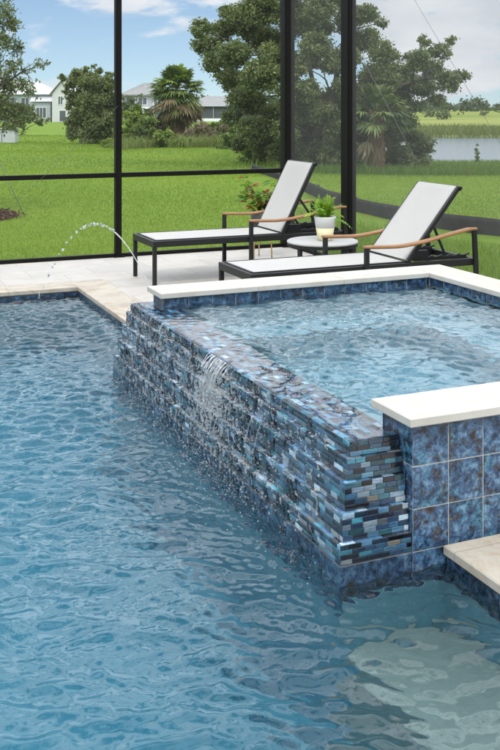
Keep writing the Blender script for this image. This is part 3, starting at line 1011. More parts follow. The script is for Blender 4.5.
# ------------------------------------------------------------------ side table and plants
tb = empty('side_table', (4.10, 7.85, DECK)); tag(tb, 'low round side table with pale top and black legs between the two loungers', 'side table')
b = MB(); b.lathe([(.02, .405), (.300, .405), (.318, .409), (.318, .421), (.308, .428), (.01, .428)], 40); b.build('table_top', M['tabletop'], tb)
b = MB()
for i in range(40):
    a0, a1 = 2 * math.pi * i / 40, 2 * math.pi * (i + 1) / 40
    b.beam((.305 * math.cos(a0), .305 * math.sin(a0), .392), (.305 * math.cos(a1), .305 * math.sin(a1), .392), .020, .024)
b.build('apron_ring', M['black'], tb)
for i in range(4):
    a = math.radians(20 + 90 * i)
    b = MB(); b.beam((.285 * math.cos(a), .285 * math.sin(a), 0), (.285 * math.cos(a), .285 * math.sin(a), .40), .03, .03, (1, 0, 0)); b.build('leg', M['black'], tb)
b = MB()
for a in (20, 110):
    a = math.radians(a); b.beam((.28 * math.cos(a), .28 * math.sin(a), .10 + a * .013), (-.28 * math.cos(a), -.28 * math.sin(a), .10 + a * .013), .02, .02)
b.build('stretcher', M['black'], tb)


def frond(v, f, c, base, direc, length, droop, leaflets, lw, ll, col, pinn=True):
    """one arching frond; leaflets on both sides"""
    base = np.array(base, float); d = np.array(direc, float); d /= np.linalg.norm(d)
    side = np.cross(d, (0, 0, 1)); side /= np.linalg.norm(side) + 1e-9
    prev = None
    for i in range(leaflets):
        t = (i + 1) / leaflets
        p = base + d * length * t + np.array((0, 0, -droop * length * t * t))
        if prev is not None or True:
            q = base + d * length * (t - 1 / leaflets) + np.array((0, 0, -droop * length * (t - 1 / leaflets) ** 2))
            o = len(v); w = lw * .35
            v += [q - side * w, p - side * w * .8, p + side * w * .8, q + side * w]; f.append((o, o + 1, o + 2, o + 3)); c.append(np.array(col) * .85)
        tan = d + np.array((0, 0, -2 * droop * t)); tan /= np.linalg.norm(tan)
        L = ll * math.sin(math.pi * min(1, .18 + .80 * t)) ** .7
        for s in (-1, 1):
            dr = side * s * .85 + tan * .55 + np.array((0, 0, random.uniform(-.35, .15)))
            dr /= np.linalg.norm(dr); ws = np.cross(dr, (0, 0, 1)); ws /= np.linalg.norm(ws) + 1e-9
            o = len(v); m = p + dr * L * .45
            v += [p, m + ws * lw / 2, p + dr * L + np.array((0, 0, -.25 * L)), m - ws * lw / 2]
            f.append((o, o + 1, o + 2, o + 3)); c.append(np.array(col) * random.uniform(.75, 1.25))


pp = empty('potted_palm', (4.115, 7.83, DECK + .429)); tag(pp, 'bright green fern palm in a two-tone white pot on the round side table', 'potted plant')
b = MB(); b.lathe([(.060, 0), (.066, .004), (.083, .112)], 28); b.build('pot_base', M['potcream'], pp)
b = MB(); b.lathe([(.0832, .1122), (.098, .205), (.100, .212), (.094, .212), (.088, .19), (.02, .188)], 28); b.build('pot_rim', M['pot'], pp)
b = MB(); b.lathe([(.088, .188), (.07, .194), (.0, .197)], 20); b.build('soil', M['soil'], pp)
v, f, c = [], [], []
for i in range(30):
    a = random.uniform(0, 6.28); el = random.uniform(.75, 1.5)
    if i < 3: a, el = (-2.4, .75), None
    if i == 0: a, el = math.radians(-195), .95
    if i == 1: a, el = math.radians(-15), .85
    if i == 2: a, el = math.radians(-30), .42
    if i == 3: a, el = math.radians(150), .9
    d = (math.cos(a) * math.cos(el), math.sin(a) * math.cos(el), math.sin(el))
    L = random.uniform(.17, .29) if i > 3 else .27
    frond(v, f, c, (random.gauss(0, .02), random.gauss(0, .02), .19), d, L, random.uniform(.12, .40) if i > 3 else .7, 11, .016, .055,
          random.choice([(.26, .40, .045), (.34, .46, .06), (.18, .34, .04), (.40, .48, .08)]))
npmesh('fronds', np.array(v), np.array(f), M['houseplant'], np.array(c), False, pp)

ps = empty('plant_stand', (4.33, 9.70, DECK)); tag(ps, 'slim brass plant stand with three legs behind the farther lounger', 'plant stand')
for i in range(3):
    a = math.radians(80 + 120 * i); b = MB(); b.tube([(.115 * math.cos(a), .115 * math.sin(a), 0), (.105 * math.cos(a), .105 * math.sin(a), .30)], .007, 8); b.build('leg', M['brass'], ps)
b = MB(); b.tube([(.108 * math.cos(q), .108 * math.sin(q), .297) for q in np.linspace(0, 2 * math.pi, 33)], .006, 8); b.build('ring', M['brass'], ps)
cp = empty('potted_croton', (4.33, 9.70, DECK + .304)); tag(cp, 'red and green croton in a dark pot on the brass stand', 'potted plant')
b = MB(); b.lathe([(.085, 0), (.095, .01), (.125, .20), (.118, .20), (.10, .17), (.01, .17)], 24); b.build('pot', M['darkpot'], cp)
v, f, c = [], [], []
def leafq(v, f, c, p, d, L, w, col):
    d = np.array(d, float); d /= np.linalg.norm(d); s = np.cross(d, (random.gauss(0, .4), random.gauss(0, .4), 1)); s /= np.linalg.norm(s) + 1e-9
    p = np.array(p, float); o = len(v)
    dn = np.array((0, 0, -.18 * L))
    v += [p, p + d * L * .5 + s * w / 2, p + d * L + dn, p + d * L * .5 - s * w / 2]; f.append((o, o + 1, o + 2, o + 3)); c.append(col)
for i in range(22):
    a = random.uniform(0, 6.28); el = random.uniform(.45, 1.5); L = random.uniform(.18, .50)
    sd = np.array((math.cos(a) * math.cos(el), math.sin(a) * math.cos(el), math.sin(el)))
    for k in range(16):
        t = random.uniform(.35, 1.0); p = np.array((0, 0, .17)) + sd * L * t
        aa = random.uniform(0, 6.28); d = np.array((math.cos(aa), math.sin(aa), random.uniform(-.4, .7)))
        red = random.random() < (.36 if t < .75 else .05)
        col = random.choice([(.30, .012, .018), (.20, .01, .02), (.42, .03, .02)]) if red else random.choice([(.07, .17, .03), (.12, .24, .04), (.22, .30, .05)])
        leafq(v, f, c, p, d, random.uniform(.07, .15), random.uniform(.025, .045), col)
for i in range(9):     # long drooping outer leaves
    a = random.uniform(0, 6.28); d = np.array((math.cos(a), math.sin(a), -.15))
    leafq(v, f, c, np.array((0, 0, .26 + random.uniform(0, .16))) + d * .1, d, .20, .04, (.09, .2, .03))
npmesh('foliage', np.array(v), np.array(f), M['houseplant'], np.array(c), False, cp)

# ------------------------------------------------------------------ terrain
def ss(a, b, x):
    t = np.clip((x - a) / (b - a), 0, 1); return t * t * (3 - 2 * t)


def hgt(lat, d):
    lat = np.asarray(lat, float); d = np.asarray(d, float)
    left = -0.75 * ss(55, 165, d) + 0.05 * np.sin(lat * .35 + d * .55) * ss(13, 20, d) * (1 - ss(60, 100, d)) + .16 * np.exp(-((d - 36 - .3 * lat) / 3.5) ** 2) + .10 * np.exp(-((d - 22 + .35 * lat) / 2.2) ** 2)
    fall = np.clip((d - 24) / 27, 0, 1)
    right = -1.35 * fall - .6 * ss(51, 56, d) + .75 * ss(97, 101, d) + .25 * ss(101, 160, d)
    k = ss(-1.5, 5.5, lat - np.clip((d - 60) * .06, 0, 8))
    return left * (1 - k) + right * k + .03


ds = np.concatenate([np.linspace(2, 13, 20), np.linspace(13.5, 70, 110), np.linspace(72, 130, 50), np.geomspace(133, 4000, 40)])
lt = np.concatenate([-np.geomspace(1, 60, 60)[::-1], np.linspace(-.97, .97, 31), np.geomspace(1, 60, 60)]) / 60
D, Lr = np.meshgrid(ds, lt, indexing='ij')
Lat = Lr * (30 + D * .9)
Zt = hgt(Lat, D)
Xw = D * Fv[0] + Lat * Rv[0]; Yw = D * Fv[1] + Lat * Rv[1]
inside = (Xw < 5.0) & (Yw < 10.45)
Zt = np.where(inside, np.minimum(Zt, -2.0), Zt)
near = (Xw < 6.6) & (Yw < 12.2) & ~inside
Zt = np.where(near, .03, Zt)
vs = np.stack([Xw, Yw, Zt], -1).reshape(-1, 3)
idx = np.arange(D.size).reshape(D.shape)
q = np.stack([idx[:-1, :-1], idx[:-1, 1:], idx[1:, 1:], idx[1:, :-1]], -1).reshape(-1, 4)
dm = D[:-1, :-1].ravel(); lm = Lat[:-1, :-1].ravel()
cenX = (Xw[:-1, :-1] + Xw[1:, 1:]).ravel() / 2; cenY = (Yw[:-1, :-1] + Yw[1:, 1:]).ravel() / 2
keep = ~((cenX < 4.6) & (cenY < 10.0))
far = (dm > 96) & (lm > -2 + (dm - 60) * .06 - 4)
tag(npmesh('lawn', vs, q[keep & ~far][:, ::-1], M['ground'], None, True), kind='structure')
tag(npmesh('marsh_field', vs, q[keep & far][:, ::-1], M['marsh'], None, True), kind='structure')
lk = MB(); zl = -1.32
lk.add([W(-4, 45, zl), W(120, 45, zl), W(160, 104, zl), W(-4, 104, zl)], [(3, 2, 1, 0)])
tag(lk.build('lake', M['lake']), kind='structure')
# ground collar right up to the enclosure
gc = MB()
gc.add([(-12, 10.44, .034), (4.95, 10.44, .034), (4.95, 11.6, .034), (-12, 11.6, .034)], [(0, 1, 2, 3)])
gc.add([(5.0, 0, .034), (6.2, 0, .034), (6.2, 11.6, .034), (5.0, 11.6, .034)], [(0, 1, 2, 3)])
tag(gc.build('lawn_edge', M['ground']), kind='structure')
so = MB()
so.box(-12, 5.2, 10.425, 10.72, -.05, .050); 
so.box(5.035, 5.16, 0, 10.42, -.05, .055)
tag(so.build('soil_strip', M['soil']), kind='structure')
# concrete footer under the enclosure
fo = MB()
fo.box(-12, 5.03, 10.342, 10.422, -.2, DECK - .006); fo.box(4.932, 5.032, -2, 10.34, -.2, DECK - .006)
tag(fo.build('deck_footer', M['grout']), kind='structure')

# mulch ring
MR = (2.1, 15.6)
b = MB(); n = 40
vs = [(MR[0], MR[1], .16)]
for k, (r, z) in enumerate(((.36, .13), (.60, .09), (.78, .02))):
    for i in range(n):
        a = 2 * math.pi * i / n; rr = r * (1 + .06 * math.sin(3 * a) + random.uniform(-.04, .04)); vs.append((MR[0] + rr * math.cos(a) , MR[1] + rr * math.sin(a), z + random.uniform(-.015, .02)))
fs = [(0, 1 + i, 1 + (i + 1) % n) for i in range(n)]
for k in range(2):
    for i in range(n):
        j = (i + 1) % n; fs.append((1 + k * n + i, 1 + (k + 1) * n + i, 1 + (k + 1) * n + j, 1 + k * n + j))
b.add(vs, fs, None, True); tag(b.build('mulch_bed', M['soil']), kind='structure')
# bark chips of the mulch ring and the soil strip
v, f, c = [], [], []
for i in range(2600):
    if i < 1200:
        a = random.uniform(0, 6.28); r = .8 * math.sqrt(random.random()); p = np.array((MR[0] + r * math.cos(a), MR[1] + r * math.sin(a), .15 - .10 * (r / .8) ** 2 + random.uniform(0, .02)))
        L = random.uniform(.03, .08)
    else:
        p = np.array((random.uniform(-2, 5.0), random.uniform(10.43, 10.74), .058 + random.uniform(0, .012))); L = random.uniform(.015, .05)
    leafq(v, f, c, p, (random.gauss(0, 1), random.gauss(0, 1), random.uniform(-.1, .4)), L, L * .4, random.choice([(.05, .03, .02), (.11, .07, .045), (.03, .02, .015), (.17, .11, .07)]))
tag(npmesh('bark_chips', np.array(v), np.array(f), M['chip'], np.array(c)), kind='stuff', label='loose bark chips on the beds', cat='mulch')

path_fence = [(10.2, 23.5), (9.4, 20.2), (8.70, 17.15), (8.25, 15.6), (7.96, 14.15), (7.84, 12.9), (7.86, 11.7), (8.1, 10.75), (8.6, 9.7), (9.6, 8.2)]

# grass blades, thinned with distance
def blades(name, n, dmin, dmax, hfun, col, filt, label, lat_span=(-.42, .42), power=2.0, mat=None, wid=.006):
    u = rng.random(n)
    d = dmin * (dmax / dmin) ** u
    lat = rng.uniform(lat_span[0], lat_span[1], n) * d
    X = d * Fv[0] + lat * Rv[0]; Y = d * Fv[1] + lat * Rv[1]
    ok = filt(X, Y, lat, d)
    X, Y, lat, d = X[ok], Y[ok], lat[ok], d[ok]; n = len(X)
    z = np.where((X < 6.6) & (Y < 12.2), .034, hgt(lat, d)) - .01
    h = hfun(X, Y, d) * rng.uniform(.6, 1.25, n)
    w = wid * np.maximum(1, d / 12) * rng.uniform(.7, 1.4, n)
    a = rng.uniform(0, 6.28, n); la = rng.uniform(0, 6.28, n); ln = h * rng.uniform(.1, .75, n)
    b0 = np.stack([X - np.cos(a) * w / 2, Y - np.sin(a) * w / 2, z], -1); b1 = np.stack([X + np.cos(a) * w / 2, Y + np.sin(a) * w / 2, z], -1)
    m0 = np.stack([X - np.cos(a) * w * .4 + np.cos(la) * ln * .35, Y - np.sin(a) * w * .4 + np.sin(la) * ln * .35, z + h * .6], -1)
    m1 = np.stack([X + np.cos(a) * w * .4 + np.cos(la) * ln * .35, Y + np.sin(a) * w * .4 + np.sin(la) * ln * .35, z + h * .6], -1)
    tp = np.stack([X + np.cos(la) * ln, Y + np.sin(la) * ln, z + h * .93], -1)
    V = np.stack([b0, b1, m1, m0, tp], 1).reshape(-1, 3)
    o = (np.arange(n) * 5)[:, None]
    Fq = np.concatenate([o + np.array([[0, 1, 2]]), o + np.array([[0, 2, 3]]), o + np.array([[3, 2, 4]])], 0)
    patch = np.sin(X * 1.1 + np.sin(Y * .7) * 1.3) * np.sin(Y * .9 + X * .25) * .5 + .5
    big = .5 + .5 * np.sin(d * .62 + 1.1 * np.sin(lat * .33 + .6) + .35 * np.sin(lat * .9)) * (.6 + .4 * np.sin(X * .31 + Y * .2))  # broad mown bands, with sun and shade painted into the blade colour
    pick = np.clip(patch * .18 + big * .62 + rng.random(n) * .30 - .06, 0, 1)[:, None]
    cc = np.array(col[0]) * (1 - pick) + np.array(col[1]) * pick
    br = rng.random(n) < .05
    cc[br] = col[2]
    cc *= rng.uniform(.86, 1.14, n)[:, None]
    tag(npmesh(name, V, Fq, mat or M['blade'], np.concatenate([cc, cc, cc])), kind='stuff', label=label, cat='grass')


def lawn_ok(X, Y, lat, d):
    out = ~((X < 5.17) & (Y < 10.70 + .05 * np.sin(X * 9) + .04 * np.sin(X * 23)))
    out &= ((X - MR[0]) ** 2 + (Y - MR[1]) ** 2) > .55
    fx = np.interp(Y, [p[1] for p in path_fence[::-1]], [p[0] for p in path_fence[::-1]])
    out &= ~((X > fx - .75) & (X < fx + .15) & (Y > 8) & (Y < 21))
    lake = (d > 50) & (lat > 2)
    return out & ~lake


LAWN = [(.075, .150, .014), (.215, .295, .025), (.34, .34, .12)]
blades('grass', 400000, 9.5, 58, lambda X, Y, d: .030 + .0006 * d, LAWN, lawn_ok, 'bright green lawn grass beyond the screen', wid=.0045)
blades('grass', 16000, 8.2, 16.5, lambda X, Y, d: np.full_like(X, .15), [(.13, .22, .03), (.20, .29, .045), (.28, .29, .10)],
       lambda X, Y, lat, d: (X > 5.18) & (X < 7.2) & (Y < 14), 'longer unmown grass between the screen and silt fence', (0.05, .45), wid=.007)
blades('bank_grass', 34000, 25, 52, lambda X, Y, d: .16 + .004 * d, [(.085, .15, .028), (.13, .19, .035), (.20, .19, .09)],
       lambda X, Y, lat, d: lat > (1.2 + rng.normal(0, .8, len(lat))), 'rough grass on the lake bank', (-.02, .45), wid=.008)
blades('tall_grass', 15000, 36, 47, lambda X, Y, d: .30 + .30 * rng.random(len(d)), [(.13, .17, .05), (.22, .25, .09), (.30, .25, .15)],
       lambda X, Y, lat, d: (lat > -.132 * d + .4 * np.sin(d * 3)) & (lat < .03 * d) & (d > 37.5 + .8 * np.sin(lat * 1.3) + .5 * np.sin(lat * 3.1)), 'tall pale wild grass among the shrubs at the lawn edge', (-.15, .05), wid=.007)
blades('reeds', 16000, 97, 125, lambda X, Y, d: np.where(d < 103, 1.0, .8), [(.10, .14, .035), (.17, .19, .06), (.25, .22, .11)],
       lambda X, Y, lat, d: lat > -2, 'reed fringe on the far shore of the lake', (-.1, .42), wid=.009)

# ------------------------------------------------------------------ silt fence
b = MB()
path = path_fence
pts = []
for i in range(len(path) - 1):
    q0, q1, q2, q3 = [np.array(path[min(max(j, 0), len(path) - 1)]) for j in (i - 1, i, i + 1, i + 2)]
    for k in range(8):
        t = k / 8; pts.append(tuple(.5 * (2 * q1 + (q2 - q0) * t + (2 * q0 - 5 * q1 + 4 * q2 - q3) * t * t + (3 * q1 - q0 - 3 * q2 + q3) * t ** 3)))
pts.append(path[-1])
sf = empty('silt_fence', (8.0, 13.0, 0)); tag(sf, 'low sagging black silt fence curving across the lawn behind the loungers', 'silt fence')
vs = []; fs = []; m = len(pts)
for i, (x, y) in enumerate(pts):
    h = .255 + .004 * math.sin(i * .5)
    for k in range(5):
        t = k / 4; off = .008 * math.sin(i * .9 + t * 2)
        vs.append((x - 8.0 + off, y - 13.0, .0 + h * t))
    vs.append((x - 8.0 + off + .012, y - 13.0, h - .004)); vs.append((x - 8.0 + .02, y - 13.0, 0))
for i in range(m - 1):
    for k in range(6):
        fs.append((i * 7 + k, (i + 1) * 7 + k, (i + 1) * 7 + k + 1, i * 7 + k + 1))
b.add(vs, fs, None, True); b.build('fabric', M['fabric'], sf)
for i in range(4, m, 14):
    b = MB(); b.beam((pts[i][0] - 8 + .05, pts[i][1] - 13, 0), (pts[i][0] - 8 + .05, pts[i][1] - 13, .26), .03, .03, (1, 0, 0)); b.build('stake', M['bark'], sf)

# ------------------------------------------------------------------ vegetation
def leaves(clumps, n, size, palette, sub=9, spread=.34, flat=.8, seed=1, outer=.55):
    """leaf sprays gathered round twigs inside each clump; clumps: (x,y,z,r)"""
    r = np.random.default_rng(seed)
    cl = np.array(clumps, float); wgt = cl[:, 3] ** 2; wgt /= wgt.sum()
    tw = []
    for k, (x, y, z, rad) in enumerate(cl):
        m = max(3, int(sub * (rad / cl[:, 3].mean())))
        dv = r.normal(size=(m, 3)); dv /= np.linalg.norm(dv, axis=1)[:, None]
        rr = rad * r.uniform(outer * .5, 1.0, m) ** .6
        tw.append(np.concatenate([np.array((x, y, z)) + dv * rr[:, None] * (1, 1, flat), np.full((m, 1), rad * spread), np.full((m, 1), r.uniform(.6, 1.3)), r.uniform(0, 1, (m, 1))], 1))
    tw = np.concatenate(tw); p = tw[:, 3] ** 2; p /= p.sum()
    pick = r.choice(len(tw), n, p=p)
    g = r.normal(size=(n, 3)) * .55
    pos = tw[pick, :3] + g * tw[pick, 3:4] * (1, 1, .8)
    a = r.normal(size=(n, 3)); a[:, 2] -= .3; a /= np.linalg.norm(a, axis=1)[:, None]
    bb = np.cross(a, r.normal(size=(n, 3))); bb /= np.linalg.norm(bb, axis=1)[:, None] + 1e-9
    L = size * r.uniform(.6, 1.35, n)[:, None]; Wd = L * r.uniform(.42, .62, n)[:, None]
    V = np.stack([pos - a * L / 2, pos + bb * Wd / 2 - a * L * .05, pos + a * L / 2, pos - bb * Wd / 2 - a * L * .05], 1).reshape(-1, 3)
    Fq = np.arange(4 * n).reshape(n, 4)
    pal = np.array(palette)
    t = np.clip(tw[pick, 5] * .6 + r.random(n) * .4, 0, .999) * (len(pal) - 1)
    i0 = t.astype(int); fr = (t - i0)[:, None]
    c = pal[i0] * (1 - fr) + pal[np.minimum(i0 + 1, len(pal) - 1)] * fr
    c = c * r.uniform(.8, 1.2, (n, 1))
    return V, Fq, c, tw


def limb(mb, a, b, r0, r1, bend=.15, n=7, sides=7):
    a = Vector(a); b = Vector(b); L = (b - a).length
    o1 = Vector((random.gauss(0, bend), random.gauss(0, bend), abs(random.gauss(0, bend)))) * L * .5
    pts = []; rr = []
    for i in range(n):
        t = i / (n - 1)
        pts.append(a.lerp(b, t) + o1 * math.sin(math.pi * t) + Vector((random.gauss(0, .012), random.gauss(0, .012), 0)) * L * (1 if 0 < i < n - 1 else 0))
        rr.append(r0 + (r1 - r0) * t)
    mb.tube(pts, rr, sides)
    return pts


def tree(name, base, trunk_pts, trunk_r, clumps, nleaf, lsize, palette, label, cat='tree', group=None, sub=9, spread=.34, limb_r=.05, seed=1, bark='bark', twigs=True, flat=.8, outer=.55):
    r = empty(name, base); tag(r, label, cat, group)
    B = np.array(base)
    cl = [(c[0] - B[0], c[1] - B[1], c[2] - B[2], c[3]) for c in clumps]
    tm = MB()
    tpaths = []
    for tp in trunk_pts:
        tp = [Vector(p) - Vector(base) for p in tp]
        n = len(tp); fine = []; rad = []
        for i in range(n - 1):
            for k in range(4):
                t = k / 4; fine.append(tp[i].lerp(tp[i + 1], t) + Vector((random.gauss(0, .02), random.gauss(0, .02), 0)) * trunk_r * 4); rad.append(trunk_r * (1 - .75 * (i + t) / (n - 1)))
        fine.append(tp[-1]); rad.append(trunk_r * .25); rad[0] *= 1.35
        tm.tube(fine, rad, 10); tpaths += list(zip(fine, rad))
    V, Fq, c, tw = leaves(cl, nleaf, lsize, palette, sub, spread, flat, seed, outer)
    for (x, y, z, rad) in cl:
        t = Vector((x, y, z))
        cand = [q for q in tpaths if q[0].z < z + .3] or tpaths
        src = min(cand, key=lambda q: (q[0] - t).length + .5 * abs(q[0].z - (z - .8)))
        limb(tm, src[0], t, min(limb_r, src[1] * .8), limb_r * .25)
        if twigs:
            for q in tw:
                qq = Vector(q[:3])
                if (qq - t).length < rad * 1.05 and random.random() < .6:
                    limb(tm, t, qq, limb_r * .22, .004, .2, 4, 4)
    tm.build('trunk', M[bark], r)
    npmesh('crown', V, Fq, M['leaf'], c, False, r)
    return r


OAK = [(.078, .100, .038), (.112, .142, .050), (.16, .195, .068), (.22, .25, .095)]
OLIVE = [(.055, .080, .030), (.09, .12, .045), (.13, .16, .065)]
SHRUB = [(.065, .105, .028), (.11, .165, .042), (.17, .23, .06), (.24, .28, .085)]

# the big oak: clumps at their own distances round a trunk 30 m away
ob = P(318, 172, 30); ob = (ob[0], ob[1], float(hgt((318 - 250) / FOC * 30, 30)))
oc = []
for (x, y, r, dz) in [
    (200, 28, 11, -1), (207, 45, 12, .5), (222, 30, 13, 1), (217, 62, 13, 0), (235, 52, 16, -1.5), (243, 22, 18, .5), (232, 78, 15, 1), (262, 8, 18, -1), (228, 12, 9, .8),
    (268, 40, 18, 1.5), (246, 100, 17, 0), (262, 75, 19, -2), (270, 118, 17, 1), (252, 128, 14, -1), (240, 142, 10, 1.5), (266, 145, 14, .5), (232, 118, 10, 0), (283, 155, 14, -1),
    (298, 20, 20, 0), (292, 95, 16, -2), (305, 60, 14, 1), (318, 28, 14, 1.5), (310, 128, 20, 1), (325, 150, 14, -1), (330, 100, 14, 0), (300, 150, 14, 2), (285, -20, 24, 0), (320, -15, 22, 1),
    (345, 62, 16, -1), (350, 20, 15, .5), (352, 100, 18, 1), (350, -20, 18, 0), (365, 40, 14, 1), (368, 15, 11, -1), (362, 130, 18, 1.5), (378, 78, 18, 0), (382, 55, 14, -1.5), (395, 98, 18, 1),
    (402, 118, 14, 0), (405, 75, 14, 1), (388, 135, 15, 2), (418, 60, 13, -1), (420, 88, 14, .5), (432, 70, 12, 1), (440, 52, 10, 0), (448, 82, 12, -1), (462, 76, 9, 0), (452, 40, 6, .5), (438, 100, 8, .5), (412, 138, 11, 1),
    (318, 45, 16, -2), (308, 90, 13, -2.2), (322, 112, 14, -2), (302, 112, 12, -1.5), (330, 65, 10, -2), (296, 70, 12, -2), (272, 55, 15, -1.5), (285, 130, 13, -2), (340, 130, 13, -2), (365, 105, 12, -2), (388, 80, 12, -1.5), (345, 85, 11, -2), (320, 8, 14, -1.5), (335, -5, 14, -1), (400, 155, 11, 1), (378, 160, 13, 2), (345, 160, 12, 1), (425, 42, 7, .3), (380, 22, 7, 0), (415, 108, 9, 0)]:
    d = 30 + dz; q = P(x, y, d); oc.append((*q, r / FOC * d))
t0 = P(318, 180, 30)
tree('oak_tree', ob, [[ob, P(316, 130, 30), P(312, 80, 30), P(300, 20, 30.3)], [P(316, 140, 30), P(332, 95, 29.6), P(345, 30, 29.5)], [P(317, 125, 30), P(285, 85, 30.6), P(250, 45, 30.6)], [P(318, 130, 30), P(372, 95, 30.5), P(425, 78, 30.2)]],
     .15, oc, 270000, .092, OAK, 'large spreading dark green oak rising behind the enclosure corner', sub=30, spread=.38, limb_r=.026, seed=4)

# young tree at the left edge, in its mulch ring
yb = (MR[0] - .25, MR[1], .12)
def Pl(x, y, d): return P(x, y, d)
yc = []
for (x, y, r, dz) in [(-12, 15, 17, 0), (5, 10, 9, -.3), (14, 26, 8, .3), (4, 40, 12, 0), (20, 45, 5, .2), (-14, 60, 18, .3), (12, 66, 9, -.2), (26, 70, 6, .2), (40, 64, 7, 0), (47, 62, 4, .1),
                      (8, 88, 11, .2), (28, 92, 7, -.2), (38, 98, 4, 0), (-10, 100, 18, 0), (14, 108, 10, .3), (-15, 130, 12, 0), (4, 126, 7, -.3), (26, 118, 6, 0), (-20, -15, 16, 0), (4, -8, 10, .2), (-45, 40, 26, .2), (-45, 90, 24, -.3), (22, 132, 4, 0), (2, 78, 10, 0), (16, 52, 7, .2), (20, 82, 8, -.2), (6, 22, 9, .2), (22, 110, 8, .1), (10, 124, 9, 0), (34, 84, 5, 0), (30, 108, 5, .2), (2, 112, 11, 0)]:
    d = 15.4 + dz; q = P(x, y, d); yc.append((*q, r / FOC * d))
tree('young_tree', yb, [[yb, P(-34, 140, 15.4), P(-28, 60, 15.4), P(-22, -20, 15.4)], [P(-30, 110, 15.4), P(-8, 92, 15.4), P(22, 72, 15.3)]], .05, yc, 24000, .052, OAK, 'young tree with small dark leaves over the mulch bed at the left edge', sub=20, spread=.50, limb_r=.007, seed=7)
g_ = MB(); a = P(-6, 150, 15.3); e = P(27, 222, 15.1); g_.tube([a, e], .006, 6)
tag(g_.build('guy_wire', M['cable']), 'thin guy wire slanting from the young tree into the mulch bed', 'guy wire')


def bush(px, py, d, clumps, n, ls, pal, label, name='bush', cat='bush', group=None, seed=1, spread=.36, sub=10, tr=.06, outer=.3):
    lat = (px - 250) / FOC * d; base = W(lat, d, float(hgt(lat, d)))
    cl = []
    for (x, y, r, dz) in clumps:
        q = P(x, y, d + dz); cl.append((*q, r / FOC * d))
    xs_ = [c[0] for c in clumps]; ymin = min(c[1] for c in clumps)
    return tree(name, base, [[base, P(px, py - (py - ymin) * .35, d), P(px + 1, py - (py - ymin) * .7, d)]], tr, cl, n, ls, pal, label, cat, group, sub, spread, tr * .4, seed, 'bark', False, .9, outer)


bush(90, 146, 46, [(72, 82, 7, 0), (80, 78, 9, .5), (92, 84, 11, -.5), (106, 86, 10, 0), (77, 98, 9, .3), (92, 102, 13, -.6), (108, 104, 11, .4), (80, 116, 10, 0), (98, 122, 13, -.5), (113, 120, 9, .5), (76, 132, 10, 0), (90, 139, 11, -.4), (106, 139, 10, 0), (66, 91, 4, 0), (62, 78, 4, .3), (86, 69, 4, 0), (99, 71, 4, 0), (110, 76, 5, .3), (68, 106, 4, 0), (69, 122, 5, .2), (117, 96, 5, -.2), (117, 134, 6, 0), (94, 66, 3, 0), (75, 71, 3, 0)],
     52000, .125, OAK , 'tall rounded dark green bush beside the thin enclosure post', cat='bush', seed=12, sub=30, spread=.36)
bush(133, 128, 58, [(125, 106, 5, 0), (132, 102, 5, .5), (138, 108, 5, 0), (128, 116, 7, 0), (137, 119, 7, .5), (141, 96, 3, 0), (122, 98, 3, 0)], 2600, .13, OLIVE, 'thin grey-green bush just right of the thin enclosure post', seed=13, spread=.5)
k = 0
for (x, y, w, h, d, pal, lab) in [
    (128, 142, 12, 20, 47, 1, 'spiky light green shrub at the foot of the thin post'),
    (147, 143, 13, 16, 46, 0, 'leafy green shrub immediately left of the sabal palm base'),
    (163, 147, 10, 10, 45, 1, 'low pale shrub in front of the sabal palm base, on its left'),
    (196, 148, 14, 14, 46, 2, 'brown dry brush clump right of the sabal palm'),
    (216, 147, 14, 16, 46, 2, 'wider brown dry brush between the sabal palm and the oak'),
    (206, 153, 12, 9, 44, 0, 'low dark green shrub before the brown brush'),
    (228, 154, 12, 13, 42, 0, 'dark shrub at the left foot of the oak'),
    (237, 148, 11, 22, 43, 1, 'bright yellow green sapling under the left side of the oak'),
    (142, 133, 13, 16, 52, 1, 'pale green thicket between the thin post and the sabal palm'),
    (160, 136, 12, 12, 52, 2, 'dry grassy clump right behind the left foot of the sabal palm'),
    (205, 140, 16, 13, 50, 2, 'tall tan brush standing behind the other brown brush'),
    (226, 138, 14, 15, 50, 0, 'dark green thicket behind the yellow green sapling'),
    (262, 150, 14, 18, 40, 0, 'dense green thicket under the oak by the survey stakes'),
    (186, 152, 13, 9, 44, 1, 'low light green clump right before the sabal palm trunk'),
    (112, 147, 10, 8, 46, 1, 'low grassy clump left of the thin post'),
    (252, 160, 12, 14, 36, 1, 'light green shrub at the oak edge beside the survey stakes')]:
    y += 6; d *= .87; h *= 1.25; cl = []
    for q in range(11):
        cl.append((x + random.uniform(-w, w) * .8, y - random.uniform(.1, 1.45) * h, random.uniform(.35, .65) * w * .8, random.uniform(-.6, .6)))
    pal_ = [SHRUB, [(.10, .16, .03), (.17, .24, .045), (.25, .30, .07)], [(.12, .11, .06), (.19, .16, .10), (.27, .22, .15)]][pal]
    bush(x, y, d, cl, 8000, .13 if pal != 2 else .09, pal_, lab, 'shrub', 'shrub', 'shrubs along the lawn edge', 30 + k, .5, 7, .03); k += 1
bush(24, 129, 72, [(14, 118, 8, 0), (24, 112, 7, .5), (33, 118, 6, 0), (6, 112, 8, 0), (40, 122, 4, .5), (20, 123, 7, 0), (30, 108, 4, 0), (48, 121, 3, 0)], 7000, .17, OAK, 'dark bush in front of the pale blue house beyond the utility cabinet', seed=99, sub=12, spread=.45)
